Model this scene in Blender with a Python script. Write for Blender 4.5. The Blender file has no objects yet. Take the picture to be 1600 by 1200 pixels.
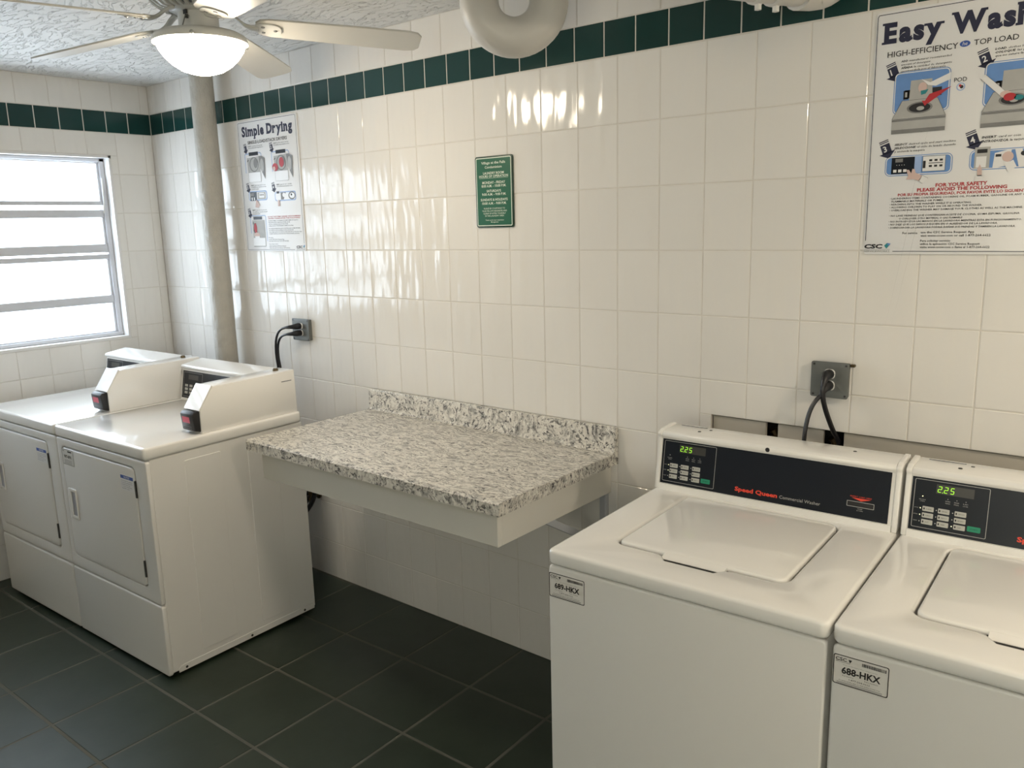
import bpy, bmesh, math, random
from mathutils import Vector, Matrix
random.seed(7)
PI = math.pi
SC = bpy.context.scene
COL = SC.collection

# ------------------------------------------------------------------ camera, world, exposure
CAM_POS = (4.372, -2.321, 1.673)
CAM_R = ((0.77568305, 0.63062394, -0.02508492), (0.10297803, -0.16567926, -0.98078841), (-0.62266471, 0.75819775, -0.193455))
F_PX = 1272.7
cam = bpy.data.objects.new('camera', bpy.data.cameras.new('camera'))
COL.objects.link(cam)
cam.data.sensor_width = 36.0
cam.data.lens = F_PX / 1600 * 36.0
cam.data.clip_start = 0.02
m = Matrix.Identity(4)
for i in range(3):
    m[i][0] = CAM_R[0][i]; m[i][1] = -CAM_R[1][i]; m[i][2] = -CAM_R[2][i]; m[i][3] = CAM_POS[i]
cam.matrix_world = m
SC.camera = cam

W = bpy.data.worlds.new('sky'); SC.world = W; W.use_nodes = True
W.node_tree.nodes['Background'].inputs[0].default_value = (0.80, 0.90, 1.0, 1)
W.node_tree.nodes['Background'].inputs[1].default_value = 9.2
LAMP_COLOR = (1.0, 0.86, 0.66)
LAMP_STRENGTH = 55.0
FILL_LAMP_STRENGTH = 132.0       # second fan, added out of view to brighten the washers and right wall

def portal(name, loc, size_x, size_y, direction):
    l = bpy.data.lights.new(name, 'AREA'); l.shape = 'RECTANGLE'; l.size = size_x; l.size_y = size_y
    l.cycles.is_portal = True
    o = bpy.data.objects.new(name, l); COL.objects.link(o); o.location = loc
    o.rotation_euler = Vector(direction).to_track_quat('-Z', 'Y').to_euler()
    return o
WIN_Y0, WIN_Y1, WIN_Z0, WIN_Z1 = -1.85, -0.235, 1.118, 2.070       # louvred window in the left wall
ROOM_X, ROOM_Y, CEIL = 6.4, -4.3, 2.435
portal('window_daylight', (-0.16, (WIN_Y0 + WIN_Y1) / 2, (WIN_Z0 + WIN_Z1) / 2), WIN_Y1 - WIN_Y0, WIN_Z1 - WIN_Z0, (1, 0, 0))

W2X0, W2X1, W2Z0, W2Z1 = 3.95, 6.05, 1.10, 2.07                    # unseen window, added behind the viewer to brighten the machine fronts
portal('added_window_fill', ((W2X0 + W2X1) / 2, ROOM_Y - 0.14, (W2Z0 + W2Z1) / 2), W2X1 - W2X0, W2Z1 - W2Z0, (0, 1, 0))

SC.view_settings.view_transform = 'Standard'
SC.view_settings.look = 'None'
SC.view_settings.gamma = 1.0
SC.view_settings.use_curve_mapping = False
SC.view_settings.exposure = 0.0
SC.cycles.max_bounces = 8
SC.cycles.caustics_reflective = False
SC.cycles.caustics_refractive = False

# ------------------------------------------------------------------ materials
def lin(r, g, b):
    f = lambda c: (c / 255 / 12.92) if c / 255 <= 0.04045 else ((c / 255 + 0.055) / 1.055) ** 2.4
    return (f(r), f(g), f(b), 1)

def N(nt, t, **kw):
    n = nt.nodes.new(t)
    for k, v in kw.items():
        setattr(n, k, v)
    return n

def mat(name, col, rough=0.5, metal=0.0, spec=0.5, coat=0.0, coat_rough=0.05, emit=None, emit_s=0.0,
        mottle=0.0, mottle_scale=8.0, bump=None):
    """principled material with a little procedural mottling; bump = (scale xyz, detail, distance)"""
    M = bpy.data.materials.new(name); M.use_nodes = True
    nt = M.node_tree; p = nt.nodes['Principled BSDF']
    c = col if len(col) == 4 else (*col, 1)
    p.inputs['Base Color'].default_value = c
    p.inputs['Roughness'].default_value = rough
    p.inputs['Metallic'].default_value = metal
    p.inputs['Specular IOR Level'].default_value = spec
    p.inputs['Coat Weight'].default_value = coat
    p.inputs['Coat Roughness'].default_value = coat_rough
    if emit:
        p.inputs['Emission Color'].default_value = (*emit[:3], 1)
        p.inputs['Emission Strength'].default_value = emit_s
    if mottle or bump:
        tc = N(nt, 'ShaderNodeTexCoord')
    if mottle:
        nz = N(nt, 'ShaderNodeTexNoise'); nz.inputs['Scale'].default_value = mottle_scale; nz.inputs['Detail'].default_value = 4
        nt.links.new(tc.outputs['Object'], nz.inputs['Vector'])
        mx = N(nt, 'ShaderNodeMix', data_type='RGBA')
        mx.inputs[6].default_value = tuple(v * (1 - mottle) for v in c[:3]) + (1,)
        mx.inputs[7].default_value = tuple(min(1, v * (1 + mottle)) for v in c[:3]) + (1,)
        nt.links.new(nz.outputs['Fac'], mx.inputs[0]); nt.links.new(mx.outputs[2], p.inputs['Base Color'])
    if bump:
        sc, det, dist = bump
        mp = N(nt, 'ShaderNodeMapping'); mp.inputs['Scale'].default_value = sc
        nt.links.new(tc.outputs['Object'], mp.inputs['Vector'])
        n2 = N(nt, 'ShaderNodeTexNoise'); n2.inputs['Scale'].default_value = 1.0; n2.inputs['Detail'].default_value = det
        nt.links.new(mp.outputs[0], n2.inputs['Vector'])
        b = N(nt, 'ShaderNodeBump'); b.inputs['Strength'].default_value = 1.0; b.inputs['Distance'].default_value = dist
        nt.links.new(n2.outputs['Fac'], b.inputs['Height']); nt.links.new(b.outputs[0], p.inputs['Normal'])
    return M

def tile_mat(name, col, rough, wave, var):
    """glazed tile: long soft ripples across the glaze, a slightly different shade and ripple on each tile"""
    M = bpy.data.materials.new(name); M.use_nodes = True
    nt = M.node_tree; p = nt.nodes['Principled BSDF']
    p.inputs['Roughness'].default_value = rough; p.inputs['Specular IOR Level'].default_value = 0.38
    tc = N(nt, 'ShaderNodeTexCoord'); oi = N(nt, 'ShaderNodeObjectInfo')
    off = N(nt, 'ShaderNodeVectorMath', operation='SCALE'); off.inputs[0].default_value = (17, 31, 23)
    nt.links.new(oi.outputs['Random'], off.inputs['Scale'])
    add = N(nt, 'ShaderNodeVectorMath', operation='ADD')
    nt.links.new(tc.outputs['Object'], add.inputs[0]); nt.links.new(off.outputs[0], add.inputs[1])
    mp = N(nt, 'ShaderNodeMapping'); mp.inputs['Scale'].default_value = (21, 21, 5)
    nt.links.new(add.outputs[0], mp.inputs['Vector'])
    nz = N(nt, 'ShaderNodeTexNoise'); nz.inputs['Scale'].default_value = 1.0; nz.inputs['Detail'].default_value = 1.0
    nt.links.new(mp.outputs[0], nz.inputs['Vector'])
    b = N(nt, 'ShaderNodeBump'); b.inputs['Distance'].default_value = wave
    nt.links.new(nz.outputs['Fac'], b.inputs['Height']); nt.links.new(b.outputs[0], p.inputs['Normal'])
    mx = N(nt, 'ShaderNodeMix', data_type='RGBA')
    mx.inputs[6].default_value = tuple(v * (1 - var) for v in col[:3]) + (1,)
    mx.inputs[7].default_value = tuple(min(1, v * (1 + var)) for v in col[:3]) + (1,)
    nt.links.new(oi.outputs['Random'], mx.inputs[0]); nt.links.new(mx.outputs[2], p.inputs['Base Color'])
    return M

def ceiling_mat():
    """skip-trowel plaster: flat skin with torn, streaky ridges"""
    M = bpy.data.materials.new('trowelled_plaster'); M.use_nodes = True
    nt = M.node_tree; p = nt.nodes['Principled BSDF']
    p.inputs['Base Color'].default_value = (0.78, 0.77, 0.75, 1); p.inputs['Roughness'].default_value = 0.7
    tc = N(nt, 'ShaderNodeTexCoord')
    n0 = N(nt, 'ShaderNodeTexNoise'); n0.inputs['Scale'].default_value = 3.0; n0.inputs['Detail'].default_value = 2
    nt.links.new(tc.outputs['Object'], n0.inputs['Vector'])
    w = N(nt, 'ShaderNodeVectorMath', operation='SCALE'); w.inputs['Scale'].default_value = 0.16
    nt.links.new(n0.outputs['Color'], w.inputs[0])
    a = N(nt, 'ShaderNodeVectorMath', operation='ADD'); nt.links.new(tc.outputs['Object'], a.inputs[0]); nt.links.new(w.outputs[0], a.inputs[1])
    mp = N(nt, 'ShaderNodeMapping'); mp.inputs['Scale'].default_value = (9, 34, 6); mp.inputs['Rotation'].default_value = (0, 0, 0.62)
    nt.links.new(a.outputs[0], mp.inputs['Vector'])
    n1 = N(nt, 'ShaderNodeTexNoise'); n1.inputs['Scale'].default_value = 1.0; n1.inputs['Detail'].default_value = 5; n1.inputs['Roughness'].default_value = 0.6
    nt.links.new(mp.outputs[0], n1.inputs['Vector'])
    r = N(nt, 'ShaderNodeValToRGB')
    r.color_ramp.elements[0].position = 0.495; r.color_ramp.elements[1].position = 0.525
    nt.links.new(n1.outputs['Fac'], r.inputs[0])
    b = N(nt, 'ShaderNodeBump'); b.inputs['Distance'].default_value = 0.007; b.inputs['Strength'].default_value = 1.0
    nt.links.new(r.outputs[0], b.inputs['Height']); nt.links.new(b.outputs[0], p.inputs['Normal'])
    return M

def granite_mat(name, stretch, rotz):
    """cream laminate printed with dark, directional granite flecks"""
    M = bpy.data.materials.new(name); M.use_nodes = True
    nt = M.node_tree; p = nt.nodes['Principled BSDF']
    p.inputs['Roughness'].default_value = 0.38
    tc = N(nt, 'ShaderNodeTexCoord')
    n0 = N(nt, 'ShaderNodeTexNoise'); n0.inputs['Scale'].default_value = 7; n0.inputs['Detail'].default_value = 3
    nt.links.new(tc.outputs['Object'], n0.inputs['Vector'])
    w = N(nt, 'ShaderNodeVectorMath', operation='SCALE'); w.inputs['Scale'].default_value = 0.13
    nt.links.new(n0.outputs['Color'], w.inputs[0])
    a = N(nt, 'ShaderNodeVectorMath', operation='ADD'); nt.links.new(tc.outputs['Object'], a.inputs[0]); nt.links.new(w.outputs[0], a.inputs[1])
    mp = N(nt, 'ShaderNodeMapping'); mp.inputs['Scale'].default_value = stretch; mp.inputs['Rotation'].default_value = (0, 0, rotz)
    nt.links.new(a.outputs[0], mp.inputs['Vector'])
    def layer(scale, det, p0, p1):
        n = N(nt, 'ShaderNodeTexNoise'); n.inputs['Scale'].default_value = scale; n.inputs['Detail'].default_value = det; n.inputs['Roughness'].default_value = 0.68
        nt.links.new(mp.outputs[0], n.inputs['Vector'])
        r = N(nt, 'ShaderNodeValToRGB'); r.color_ramp.elements[0].position = p0; r.color_ramp.elements[1].position = p1
        nt.links.new(n.outputs['Fac'], r.inputs[0]); return r.outputs[0]
    prev = None
    base = (0.66, 0.63, 0.57, 1)
    for scale, det, p0, p1, col in ((5, 6, 0.47, 0.62, (0.30, 0.29, 0.27, 1)), (9, 8, 0.50, 0.60, (0.76, 0.74, 0.68, 1)),
                                     (11, 8, 0.535, 0.60, (0.12, 0.115, 0.11, 1)), (15, 7, 0.575, 0.615, (0.03, 0.028, 0.034, 1))):
        mx = N(nt, 'ShaderNodeMix', data_type='RGBA')
        if prev is None: mx.inputs[6].default_value = base
        else: nt.links.new(prev, mx.inputs[6])
        mx.inputs[7].default_value = col
        nt.links.new(layer(scale, det, p0, p1), mx.inputs[0]); prev = mx.outputs[2]
    nt.links.new(prev, p.inputs['Base Color'])
    return M

def glass_mat(name='obscure_glass', tint=(0.97, 0.98, 0.98, 1)):
    """obscure window glass: passes the daylight, softly diffusing part of it"""
    M = bpy.data.materials.new(name); M.use_nodes = True
    nt = M.node_tree; nt.nodes.clear()
    out = N(nt, 'ShaderNodeOutputMaterial'); mx = N(nt, 'ShaderNodeMixShader'); mx.inputs[0].default_value = 0.25
    t = N(nt, 'ShaderNodeBsdfTransparent'); t.inputs[0].default_value = tint
    d = N(nt, 'ShaderNodeBsdfTranslucent'); d.inputs[0].default_value = (0.9, 0.92, 0.94, 1)
    nt.links.new(t.outputs[0], mx.inputs[1]); nt.links.new(d.outputs[0], mx.inputs[2]); nt.links.new(mx.outputs[0], out.inputs[0])
    return M

MT = dict(
    tile=tile_mat('cream_glazed_tile', (0.78, 0.76, 0.725), 0.10, 0.0052, 0.018),
    green=tile_mat('green_glazed_tile', (0.012, 0.047, 0.043), 0.14, 0.0004, 0.12),
    grout=mat('grout', (0.68, 0.65, 0.60), 0.9, mottle=0.1, mottle_scale=20),
    floor_tile=None,
    floor_grout=mat('floor_grout', (0.105, 0.105, 0.088), 0.9, mottle=0.35, mottle_scale=5),
    ceiling=ceiling_mat(),
    paint=mat('wall_paint', (0.76, 0.74, 0.70), 0.6, mottle=0.03),
    pipe=mat('painted_pipe', (0.44, 0.42, 0.375), 0.45, mottle=0.16, mottle_scale=16, bump=((34, 34, 22), 5, 0.010)),
    pvc=mat('painted_drain_pipe', (0.60, 0.585, 0.55), 0.42, mottle=0.04, mottle_scale=14, bump=((18, 18, 18), 3, 0.001)),
    enamel=mat('white_enamel', (0.82, 0.81, 0.785), 0.22, coat=0.6, coat_rough=0.03, mottle=0.01, mottle_scale=3),
    enamel2=mat('white_enamel_cabinet', (0.77, 0.76, 0.735), 0.38, coat=0.15, coat_rough=0.15, mottle=0.015, mottle_scale=3),
    gap=mat('dark_gap', (0.015, 0.015, 0.014), 0.9, mottle=0.1),
    recess=mat('recess_grey', (0.36, 0.37, 0.41), 0.5, mottle=0.05),
    shade=mat('grey_plastic', (0.16, 0.17, 0.19), 0.5, mottle=0.05),
    black=mat('black_plastic', (0.012, 0.012, 0.014), 0.4, mottle=0.1),
    rubber=mat('black_rubber_cord', (0.010, 0.010, 0.013), 0.38, mottle=0.1),
    steel=mat('dull_steel', (0.33, 0.33, 0.32), 0.4, metal=0.9, mottle=0.1),
    dark_steel=mat('dark_steel', (0.07, 0.07, 0.07), 0.45, metal=0.7, mottle=0.1),
    alu=mat('window_aluminium', (0.62, 0.63, 0.67), 0.45, metal=0.1, mottle=0.05),
    reveal=mat('window_reveal_paint', (0.74, 0.73, 0.72), 0.45, mottle=0.03),
    granite=granite_mat('granite_laminate_top', (2.4, 12.0, 12.0), 0.06),
    granite_v=granite_mat('granite_laminate_edge', (6.0, 9.0, 5.0), 0.3),
    apron=mat('white_laminate_board', (0.66, 0.64, 0.58), 0.5, mottle=0.015),
    bracket=mat('grey_bracket_steel', (0.45, 0.47, 0.50), 0.5, metal=0.0, mottle=0.05),
    fan=mat('white_fan_metal', (0.66, 0.66, 0.63), 0.3, coat=0.2, mottle=0.02),
    blade=mat('white_fan_blade', (0.66, 0.645, 0.60), 0.42, mottle=0.03),
    bowl=mat('frosted_glass_lit', (0.9, 0.87, 0.8), 0.4, emit=LAMP_COLOR, emit_s=LAMP_STRENGTH, mottle=0.01),
    fill_bowl=mat('added_fill_lamp_bowl', (0.9, 0.87, 0.8), 0.4, emit=LAMP_COLOR, emit_s=FILL_LAMP_STRENGTH, mottle=0.01),  # bowl of the added fan, stronger than the one in view
    box=mat('grey_outlet_plate', (0.16, 0.17, 0.165), 0.5, metal=0.35, mottle=0.15, mottle_scale=30),
    white=mat('white_plastic', (0.72, 0.72, 0.70), 0.4, mottle=0.02),
    board=mat('poster_white', (0.77, 0.77, 0.775), 0.28, mottle=0.008),
    sign=mat('green_sign_plastic', (0.012, 0.115, 0.060), 0.35, mottle=0.03),
    sign_edge=mat('dark_green_sign_edge', (0.010, 0.045, 0.026), 0.4, mottle=0.05),
    cream=mat('pale_sign_print', (0.72, 0.78, 0.66), 0.5, mottle=0.01),
    ink=mat('black_ink', (0.015, 0.015, 0.018), 0.5, mottle=0.05),
    navy=mat('navy_ink', (0.016, 0.018, 0.050), 0.5, mottle=0.05),
    blue=mat('blue_ink', (0.13, 0.27, 0.58), 0.5, mottle=0.12, mottle_scale=30),
    blue2=mat('pale_blue_ink', (0.32, 0.45, 0.72), 0.5, mottle=0.08, mottle_scale=30),
    red=mat('red_ink', (0.45, 0.025, 0.035), 0.5, mottle=0.05),
    pink=mat('pink_ink', (0.62, 0.46, 0.42), 0.5, mottle=0.05),
    grey=mat('grey_ink', (0.20, 0.20, 0.20), 0.5, mottle=0.25, mottle_scale=40),
    lgrey=mat('light_grey_ink', (0.42, 0.42, 0.41), 0.5, mottle=0.12, mottle_scale=40),
    teal=mat('teal_ink', (0.02, 0.22, 0.25), 0.5, mottle=0.05),
    label=mat('silver_label', (0.70, 0.69, 0.665), 0.4, mottle=0.02),
    notice=mat('notice_blue', (0.04, 0.10, 0.38), 0.45, mottle=0.05),
    panel=mat('dark_control_panel', (0.008, 0.011, 0.017), 0.30, spec=0.3, mottle=0.1),
    keys=mat('grey_keys', (0.45, 0.45, 0.42), 0.5, mottle=0.05),
    key_green=mat('green_key', (0.01, 0.24, 0.13), 0.5, mottle=0.05),
    brand_red=mat('orange_red_print', (0.75, 0.06, 0.03), 0.5, mottle=0.03),
    smoke=mat('smoked_display_window', (0.045, 0.045, 0.042), 0.3, mottle=0.05),
    led=mat('green_segments', (0.3, 0.6, 0.05), 0.5, emit=(0.42, 1.0, 0.04), emit_s=0.75, mottle=0.02),
    led_w=mat('lit_indicator', (0.9, 0.9, 0.6), 0.5, emit=(1.0, 1.0, 0.62), emit_s=1.0, mottle=0.02),
    led_r=mat('red_display', (0.34, 0.04, 0.07), 0.4, emit=(1.0, 0.04, 0.10), emit_s=0.12, mottle=0.3, mottle_scale=90),
    raw=mat('raw_board', (0.52, 0.49, 0.43), 0.7, mottle=0.06),
    brass=mat('dark_brass', (0.12, 0.09, 0.05), 0.4, metal=0.8, mottle=0.2),
)
for k_ in ('led', 'led_w', 'led_r'):
    MT[k_].cycles.emission_sampling = 'NONE'
def floor_mat():
    M = bpy.data.materials.new('slate_green_floor_tile'); M.use_nodes = True
    nt = M.node_tree; p = nt.nodes['Principled BSDF']; p.inputs['Roughness'].default_value = 0.42
    tc = N(nt, 'ShaderNodeTexCoord'); oi = N(nt, 'ShaderNodeObjectInfo')
    add = N(nt, 'ShaderNodeVectorMath', operation='ADD')
    sc = N(nt, 'ShaderNodeVectorMath', operation='SCALE'); sc.inputs[0].default_value = (13, 7, 19); nt.links.new(oi.outputs['Random'], sc.inputs['Scale'])
    nt.links.new(tc.outputs['Object'], add.inputs[0]); nt.links.new(sc.outputs[0], add.inputs[1])
    n = N(nt, 'ShaderNodeTexNoise'); n.inputs['Scale'].default_value = 9; n.inputs['Detail'].default_value = 6
    nt.links.new(add.outputs[0], n.inputs['Vector'])
    mx = N(nt, 'ShaderNodeMix', data_type='RGBA')
    mx.inputs[6].default_value = (0.012, 0.022, 0.014, 1); mx.inputs[7].default_value = (0.026, 0.039, 0.026, 1)
    nt.links.new(n.outputs['Fac'], mx.inputs[0]); nt.links.new(mx.outputs[2], p.inputs['Base Color'])
    b = N(nt, 'ShaderNodeBump'); b.inputs['Distance'].default_value = 0.0012
    nt.links.new(n.outputs['Fac'], b.inputs['Height']); nt.links.new(b.outputs[0], p.inputs['Normal'])
    return M
MT['floor_tile'] = floor_mat()

# ------------------------------------------------------------------ mesh helpers
def merge(dst, src, mi=0):
    me = bpy.data.meshes.new('t'); src.to_mesh(me); src.free()
    if mi:
        for p in me.polygons: p.material_index = mi
    dst.from_mesh(me); bpy.data.meshes.remove(me)

def box(bm, x0, x1, y0, y1, z0, z1, bev=0.0, seg=2, mi=0):
    b = bmesh.new()
    bmesh.ops.create_cube(b, size=1)
    for v in b.verts:
        v.co = Vector((x0 + (v.co.x + .5) * (x1 - x0), y0 + (v.co.y + .5) * (y1 - y0), z0 + (v.co.z + .5) * (z1 - z0)))
    if bev:
        bmesh.ops.bevel(b, geom=b.edges[:], offset=bev, segments=seg, profile=0.5, affect='EDGES')
    merge(bm, b, mi); return bm

def prism(bm, pts, axis, a0, a1, bev=0.0, seg=2, mi=0):
    """polygon pts extruded along axis ('x': pts=(y,z), 'y': pts=(x,z), 'z': pts=(x,y))"""
    b = bmesh.new()
    def P(p, a):
        return {'x': (a, p[0], p[1]), 'y': (p[0], a, p[1]), 'z': (p[0], p[1], a)}[axis]
    lo = [b.verts.new(P(p, a0)) for p in pts]; hi = [b.verts.new(P(p, a1)) for p in pts]
    b.faces.new(lo); b.faces.new(hi)
    n = len(pts)
    for i in range(n):
        b.faces.new((lo[i], lo[(i + 1) % n], hi[(i + 1) % n], hi[i]))
    bmesh.ops.recalc_face_normals(b, faces=b.faces[:])
    if bev:
        bmesh.ops.bevel(b, geom=b.edges[:], offset=bev, segments=seg, profile=0.5, affect='EDGES')
    merge(bm, b, mi); return bm

def rrect(x0, x1, y0, y1, r, n=5):
    pts = []
    for cx, cy, a0 in ((x1 - r, y1 - r, 0), (x0 + r, y1 - r, 90), (x0 + r, y0 + r, 180), (x1 - r, y0 + r, 270)):
        for k in range(n + 1):
            a = math.radians(a0 + 90 * k / n); pts.append((cx + r * math.cos(a), cy + r * math.sin(a)))
    return pts

def tube(bm, path, rad, n=10, caps=True, mi=0, flat=1.0):
    path = [Vector(p) for p in path]
    rads = rad if isinstance(rad, (list, tuple)) else [rad] * len(path)
    T = []
    for i in range(len(path)):
        a = path[max(0, i - 1)]; b = path[min(len(path) - 1, i + 1)]
        T.append((b - a).normalized())
    up = Vector((0, 0, 1)) if abs(T[0].z) < 0.9 else Vector((1, 0, 0))
    u = T[0].cross(up).normalized()
    rings = []
    for i, p in enumerate(path):
        u = (u - T[i] * u.dot(T[i])).normalized(); v = T[i].cross(u)
        rings.append([bm.verts.new(p + u * rads[i] * math.cos(2 * PI * k / n) + v * rads[i] * flat * math.sin(2 * PI * k / n)) for k in range(n)])
    fs = []
    for i in range(len(path) - 1):
        for k in range(n):
            fs.append(bm.faces.new((rings[i][k], rings[i][(k + 1) % n], rings[i + 1][(k + 1) % n], rings[i + 1][k])))
    if caps:
        fs.append(bm.faces.new(rings[0][::-1])); fs.append(bm.faces.new(rings[-1]))
    for f in fs: f.material_index = mi; f.smooth = True
    return bm

def lathe(bm, prof, n=40, c=(0, 0, 0), axis='z', mi=0):
    rings = []
    for r, h in prof:
        ring = []
        for k in range(n):
            a = 2 * PI * k / n; ca, sa = math.cos(a) * max(r, 1e-5), math.sin(a) * max(r, 1e-5)
            p = {'z': (ca, sa, h), 'y': (ca, h, sa), 'x': (h, ca, sa)}[axis]
            ring.append(bm.verts.new((c[0] + p[0], c[1] + p[1], c[2] + p[2])))
        rings.append(ring)
    for i in range(len(rings) - 1):
        for k in range(n):
            f = bm.faces.new((rings[i][k], rings[i][(k + 1) % n], rings[i + 1][(k + 1) % n], rings[i + 1][k]))
            f.smooth = True; f.material_index = mi
    return bm

def bez(p0, p1, p2, p3, n=12):
    out = []
    for i in range(n + 1):
        t = i / n; s = 1 - t
        out.append(Vector(p0) * s ** 3 + Vector(p1) * 3 * s * s * t + Vector(p2) * 3 * s * t * t + Vector(p3) * t ** 3)
    return out

def plate(bm, outer, holes, z0, z1, bev=0.0, mi=0, axis='z'):
    """flat plate with holes and rounded rims, made from a filled 2D curve"""
    cu = bpy.data.curves.new('t', 'CURVE'); cu.dimensions = '2D'; cu.fill_mode = 'BOTH'
    for pts in [outer] + list(holes):
        s = cu.splines.new('POLY'); s.points.add(len(pts) - 1); s.use_cyclic_u = True
        for i, p in enumerate(pts): s.points[i].co = (p[0], p[1], 0, 1)
    cu.extrude = max((z1 - z0) / 2 - bev, 0); cu.bevel_depth = bev; cu.bevel_resolution = 2; cu.offset = -bev
    o = bpy.data.objects.new('t', cu); COL.objects.link(o)
    dg = bpy.context.evaluated_depsgraph_get()
    me = bpy.data.meshes.new_from_object(o.evaluated_get(dg))
    zc = (z0 + z1) / 2
    for v in me.vertices:
        x, y, z = v.co
        v.co = (x, y, z + zc) if axis == 'z' else (x, zc - z, y)      # axis 'y': outline in (x, z), thickness along y
    for p in me.polygons: p.material_index = mi
    bm.from_mesh(me)
    bpy.data.objects.remove(o); bpy.data.meshes.remove(me); bpy.data.curves.remove(cu)
    bmesh.ops.remove_doubles(bm, verts=bm.verts[:], dist=1e-6)
    return bm

def finish(name, bm, mats, parent=None, smooth=None):
    bmesh.ops.recalc_face_normals(bm, faces=bm.faces[:])
    me = bpy.data.meshes.new(name); bm.to_mesh(me); bm.free()
    for mm in (mats if isinstance(mats, (list, tuple)) else [mats]):
        me.materials.append(MT[mm] if isinstance(mm, str) else mm)
    o = bpy.data.objects.new(name, me); COL.objects.link(o)
    if parent: o.parent = parent
    if smooth:
        for p in me.polygons: p.use_smooth = True
        try:
            me.set_sharp_from_angle(angle=math.radians(smooth))
        except Exception:
            pass
    return o

def obj(name, build, mats, parent=None, smooth=35):
    bm = bmesh.new(); build(bm)
    return finish(name, bm, mats, parent, smooth)

def bobj(name, x0, x1, y0, y1, z0, z1, m_, parent=None, bev=0.0, seg=2):
    return obj(name, lambda b: box(b, x0, x1, y0, y1, z0, z1, bev, seg), m_, parent)

def thing(name, label, cat, loc=(0, 0, 0), rotz=0.0, group=None):
    o = bpy.data.objects.new(name, None); COL.objects.link(o)
    o.empty_display_size = 0.1; o.location = loc; o.rotation_euler = (0, 0, rotz)
    o['label'] = label; o['category'] = cat
    if group: o['group'] = group
    return o

def tag(o, label, cat, group=None):
    o['label'] = label; o['category'] = cat
    if group: o['group'] = group
    return o

def struct(o, label=None, cat=None):
    o['kind'] = 'structure'
    if label: o['label'] = label
    if cat: o['category'] = cat
    return o

# ------------------------------------------------------------------ print (lettering and flat artwork)
_dg = None
_text_cache = {}
def text_geo(body, bold=0.0, shear=0.0, spacing=1.0, res=2):
    """triangulated lettering of height 1 em as (verts, faces, width)"""
    key = (body, bold, shear, spacing, res)
    if key in _text_cache: return _text_cache[key]
    cu = bpy.data.curves.new('t', 'FONT'); cu.body = body; cu.size = 1.0; cu.offset = bold; cu.shear = shear
    cu.space_character = spacing; cu.resolution_u = res; cu.fill_mode = 'FRONT'
    o = bpy.data.objects.new('t', cu); COL.objects.link(o)
    me = bpy.data.meshes.new_from_object(o.evaluated_get(bpy.context.evaluated_depsgraph_get()))
    vs = [(v.co.x, v.co.y) for v in me.vertices]; fs = [tuple(p.vertices) for p in me.polygons]
    bpy.data.objects.remove(o); bpy.data.meshes.remove(me); bpy.data.curves.remove(cu)
    x0 = min((v[0] for v in vs), default=0); x1 = max((v[0] for v in vs), default=0)
    vs = [(a - x0, b) for a, b in vs]
    _text_cache[key] = (vs, fs, x1 - x0)
    return _text_cache[key]

CAP = 0.70    # cap height of the lettering in em
class Print:
    """flat artwork in local (x, z); faces lie h in front of y = 0 (towards -y) unless M maps them elsewhere"""
    def __init__(self, h=0.0006, M=None):
        self.bm = bmesh.new(); self.h = h; self.M = M or Matrix.Identity(4); self.mats = []
    def mi(self, m_):
        if m_ not in self.mats: self.mats.append(m_)
        return self.mats.index(m_)
    def face(self, pts, m_, lift=0):
        vs = [self.bm.verts.new(self.M @ Vector((p[0], -self.h - lift * 0.0003, p[1]))) for p in pts]
        try:
            f = self.bm.faces.new(vs); f.material_index = self.mi(m_)
        except ValueError:
            pass
    def rect(self, x0, x1, z0, z1, m_, lift=0):
        self.face([(x0, z0), (x1, z0), (x1, z1), (x0, z1)], m_, lift)
    def ell(self, cx, cz, rx, rz, m_, lift=0, n=20):
        self.face([(cx + rx * math.cos(2 * PI * k / n), cz + rz * math.sin(2 * PI * k / n)) for k in range(n)], m_, lift)
    def line(self, pts, w, m_, lift=0, closed=False):
        P = pts + [pts[0]] if closed else pts
        for a, b in zip(P, P[1:]):
            d = Vector((b[0] - a[0], b[1] - a[1])); L = d.length
            if L < 1e-7: continue
            d /= L; n = Vector((-d.y, d.x)) * w / 2; e = d * w * 0.3
            self.face([(a[0] - n.x - e.x, a[1] - n.y - e.y), (b[0] - n.x + e.x, b[1] - n.y + e.y), (b[0] + n.x + e.x, b[1] + n.y + e.y), (a[0] + n.x - e.x, a[1] + n.y - e.y)], m_, lift)
    def ring(self, outer, inner, m_, lift=0):
        n = len(outer)
        for i in range(n):
            j = (i + 1) % n; self.face([outer[i], outer[j], inner[j], inner[i]], m_, lift)
    def text(self, body, x, z, cap, m_, align='l', bold=0.0, shear=0.0, width=None, lift=1, rot=0.0, res=2):
        vs, fs, w = text_geo(body, bold, shear, 1.0, res)
        s = cap / CAP; sx = s if width is None else width / max(w, 1e-6)
        ox = {'l': 0, 'c': -w * sx / 2, 'r': -w * sx}[align]
        c, sn = math.cos(rot), math.sin(rot); mi = self.mi(m_)
        V = []
        for a, b in vs:
            a2 = a * sx + ox; b2 = b * s
            V.append(self.bm.verts.new(self.M @ Vector((x + a2 * c - b2 * sn, -self.h - lift * 0.0003, z + a2 * sn + b2 * c))))
        for f in fs:
            try:
                self.bm.faces.new([V[i] for i in f]).material_index = mi
            except ValueError:
                pass
        return w * sx
    def done(self, name, parent):
        me = bpy.data.meshes.new(name); self.bm.to_mesh(me); self.bm.free()
        for k in self.mats: me.materials.append(MT[k])
        o = bpy.data.objects.new(name, me); COL.objects.link(o); o.parent = parent
        return o

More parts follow.
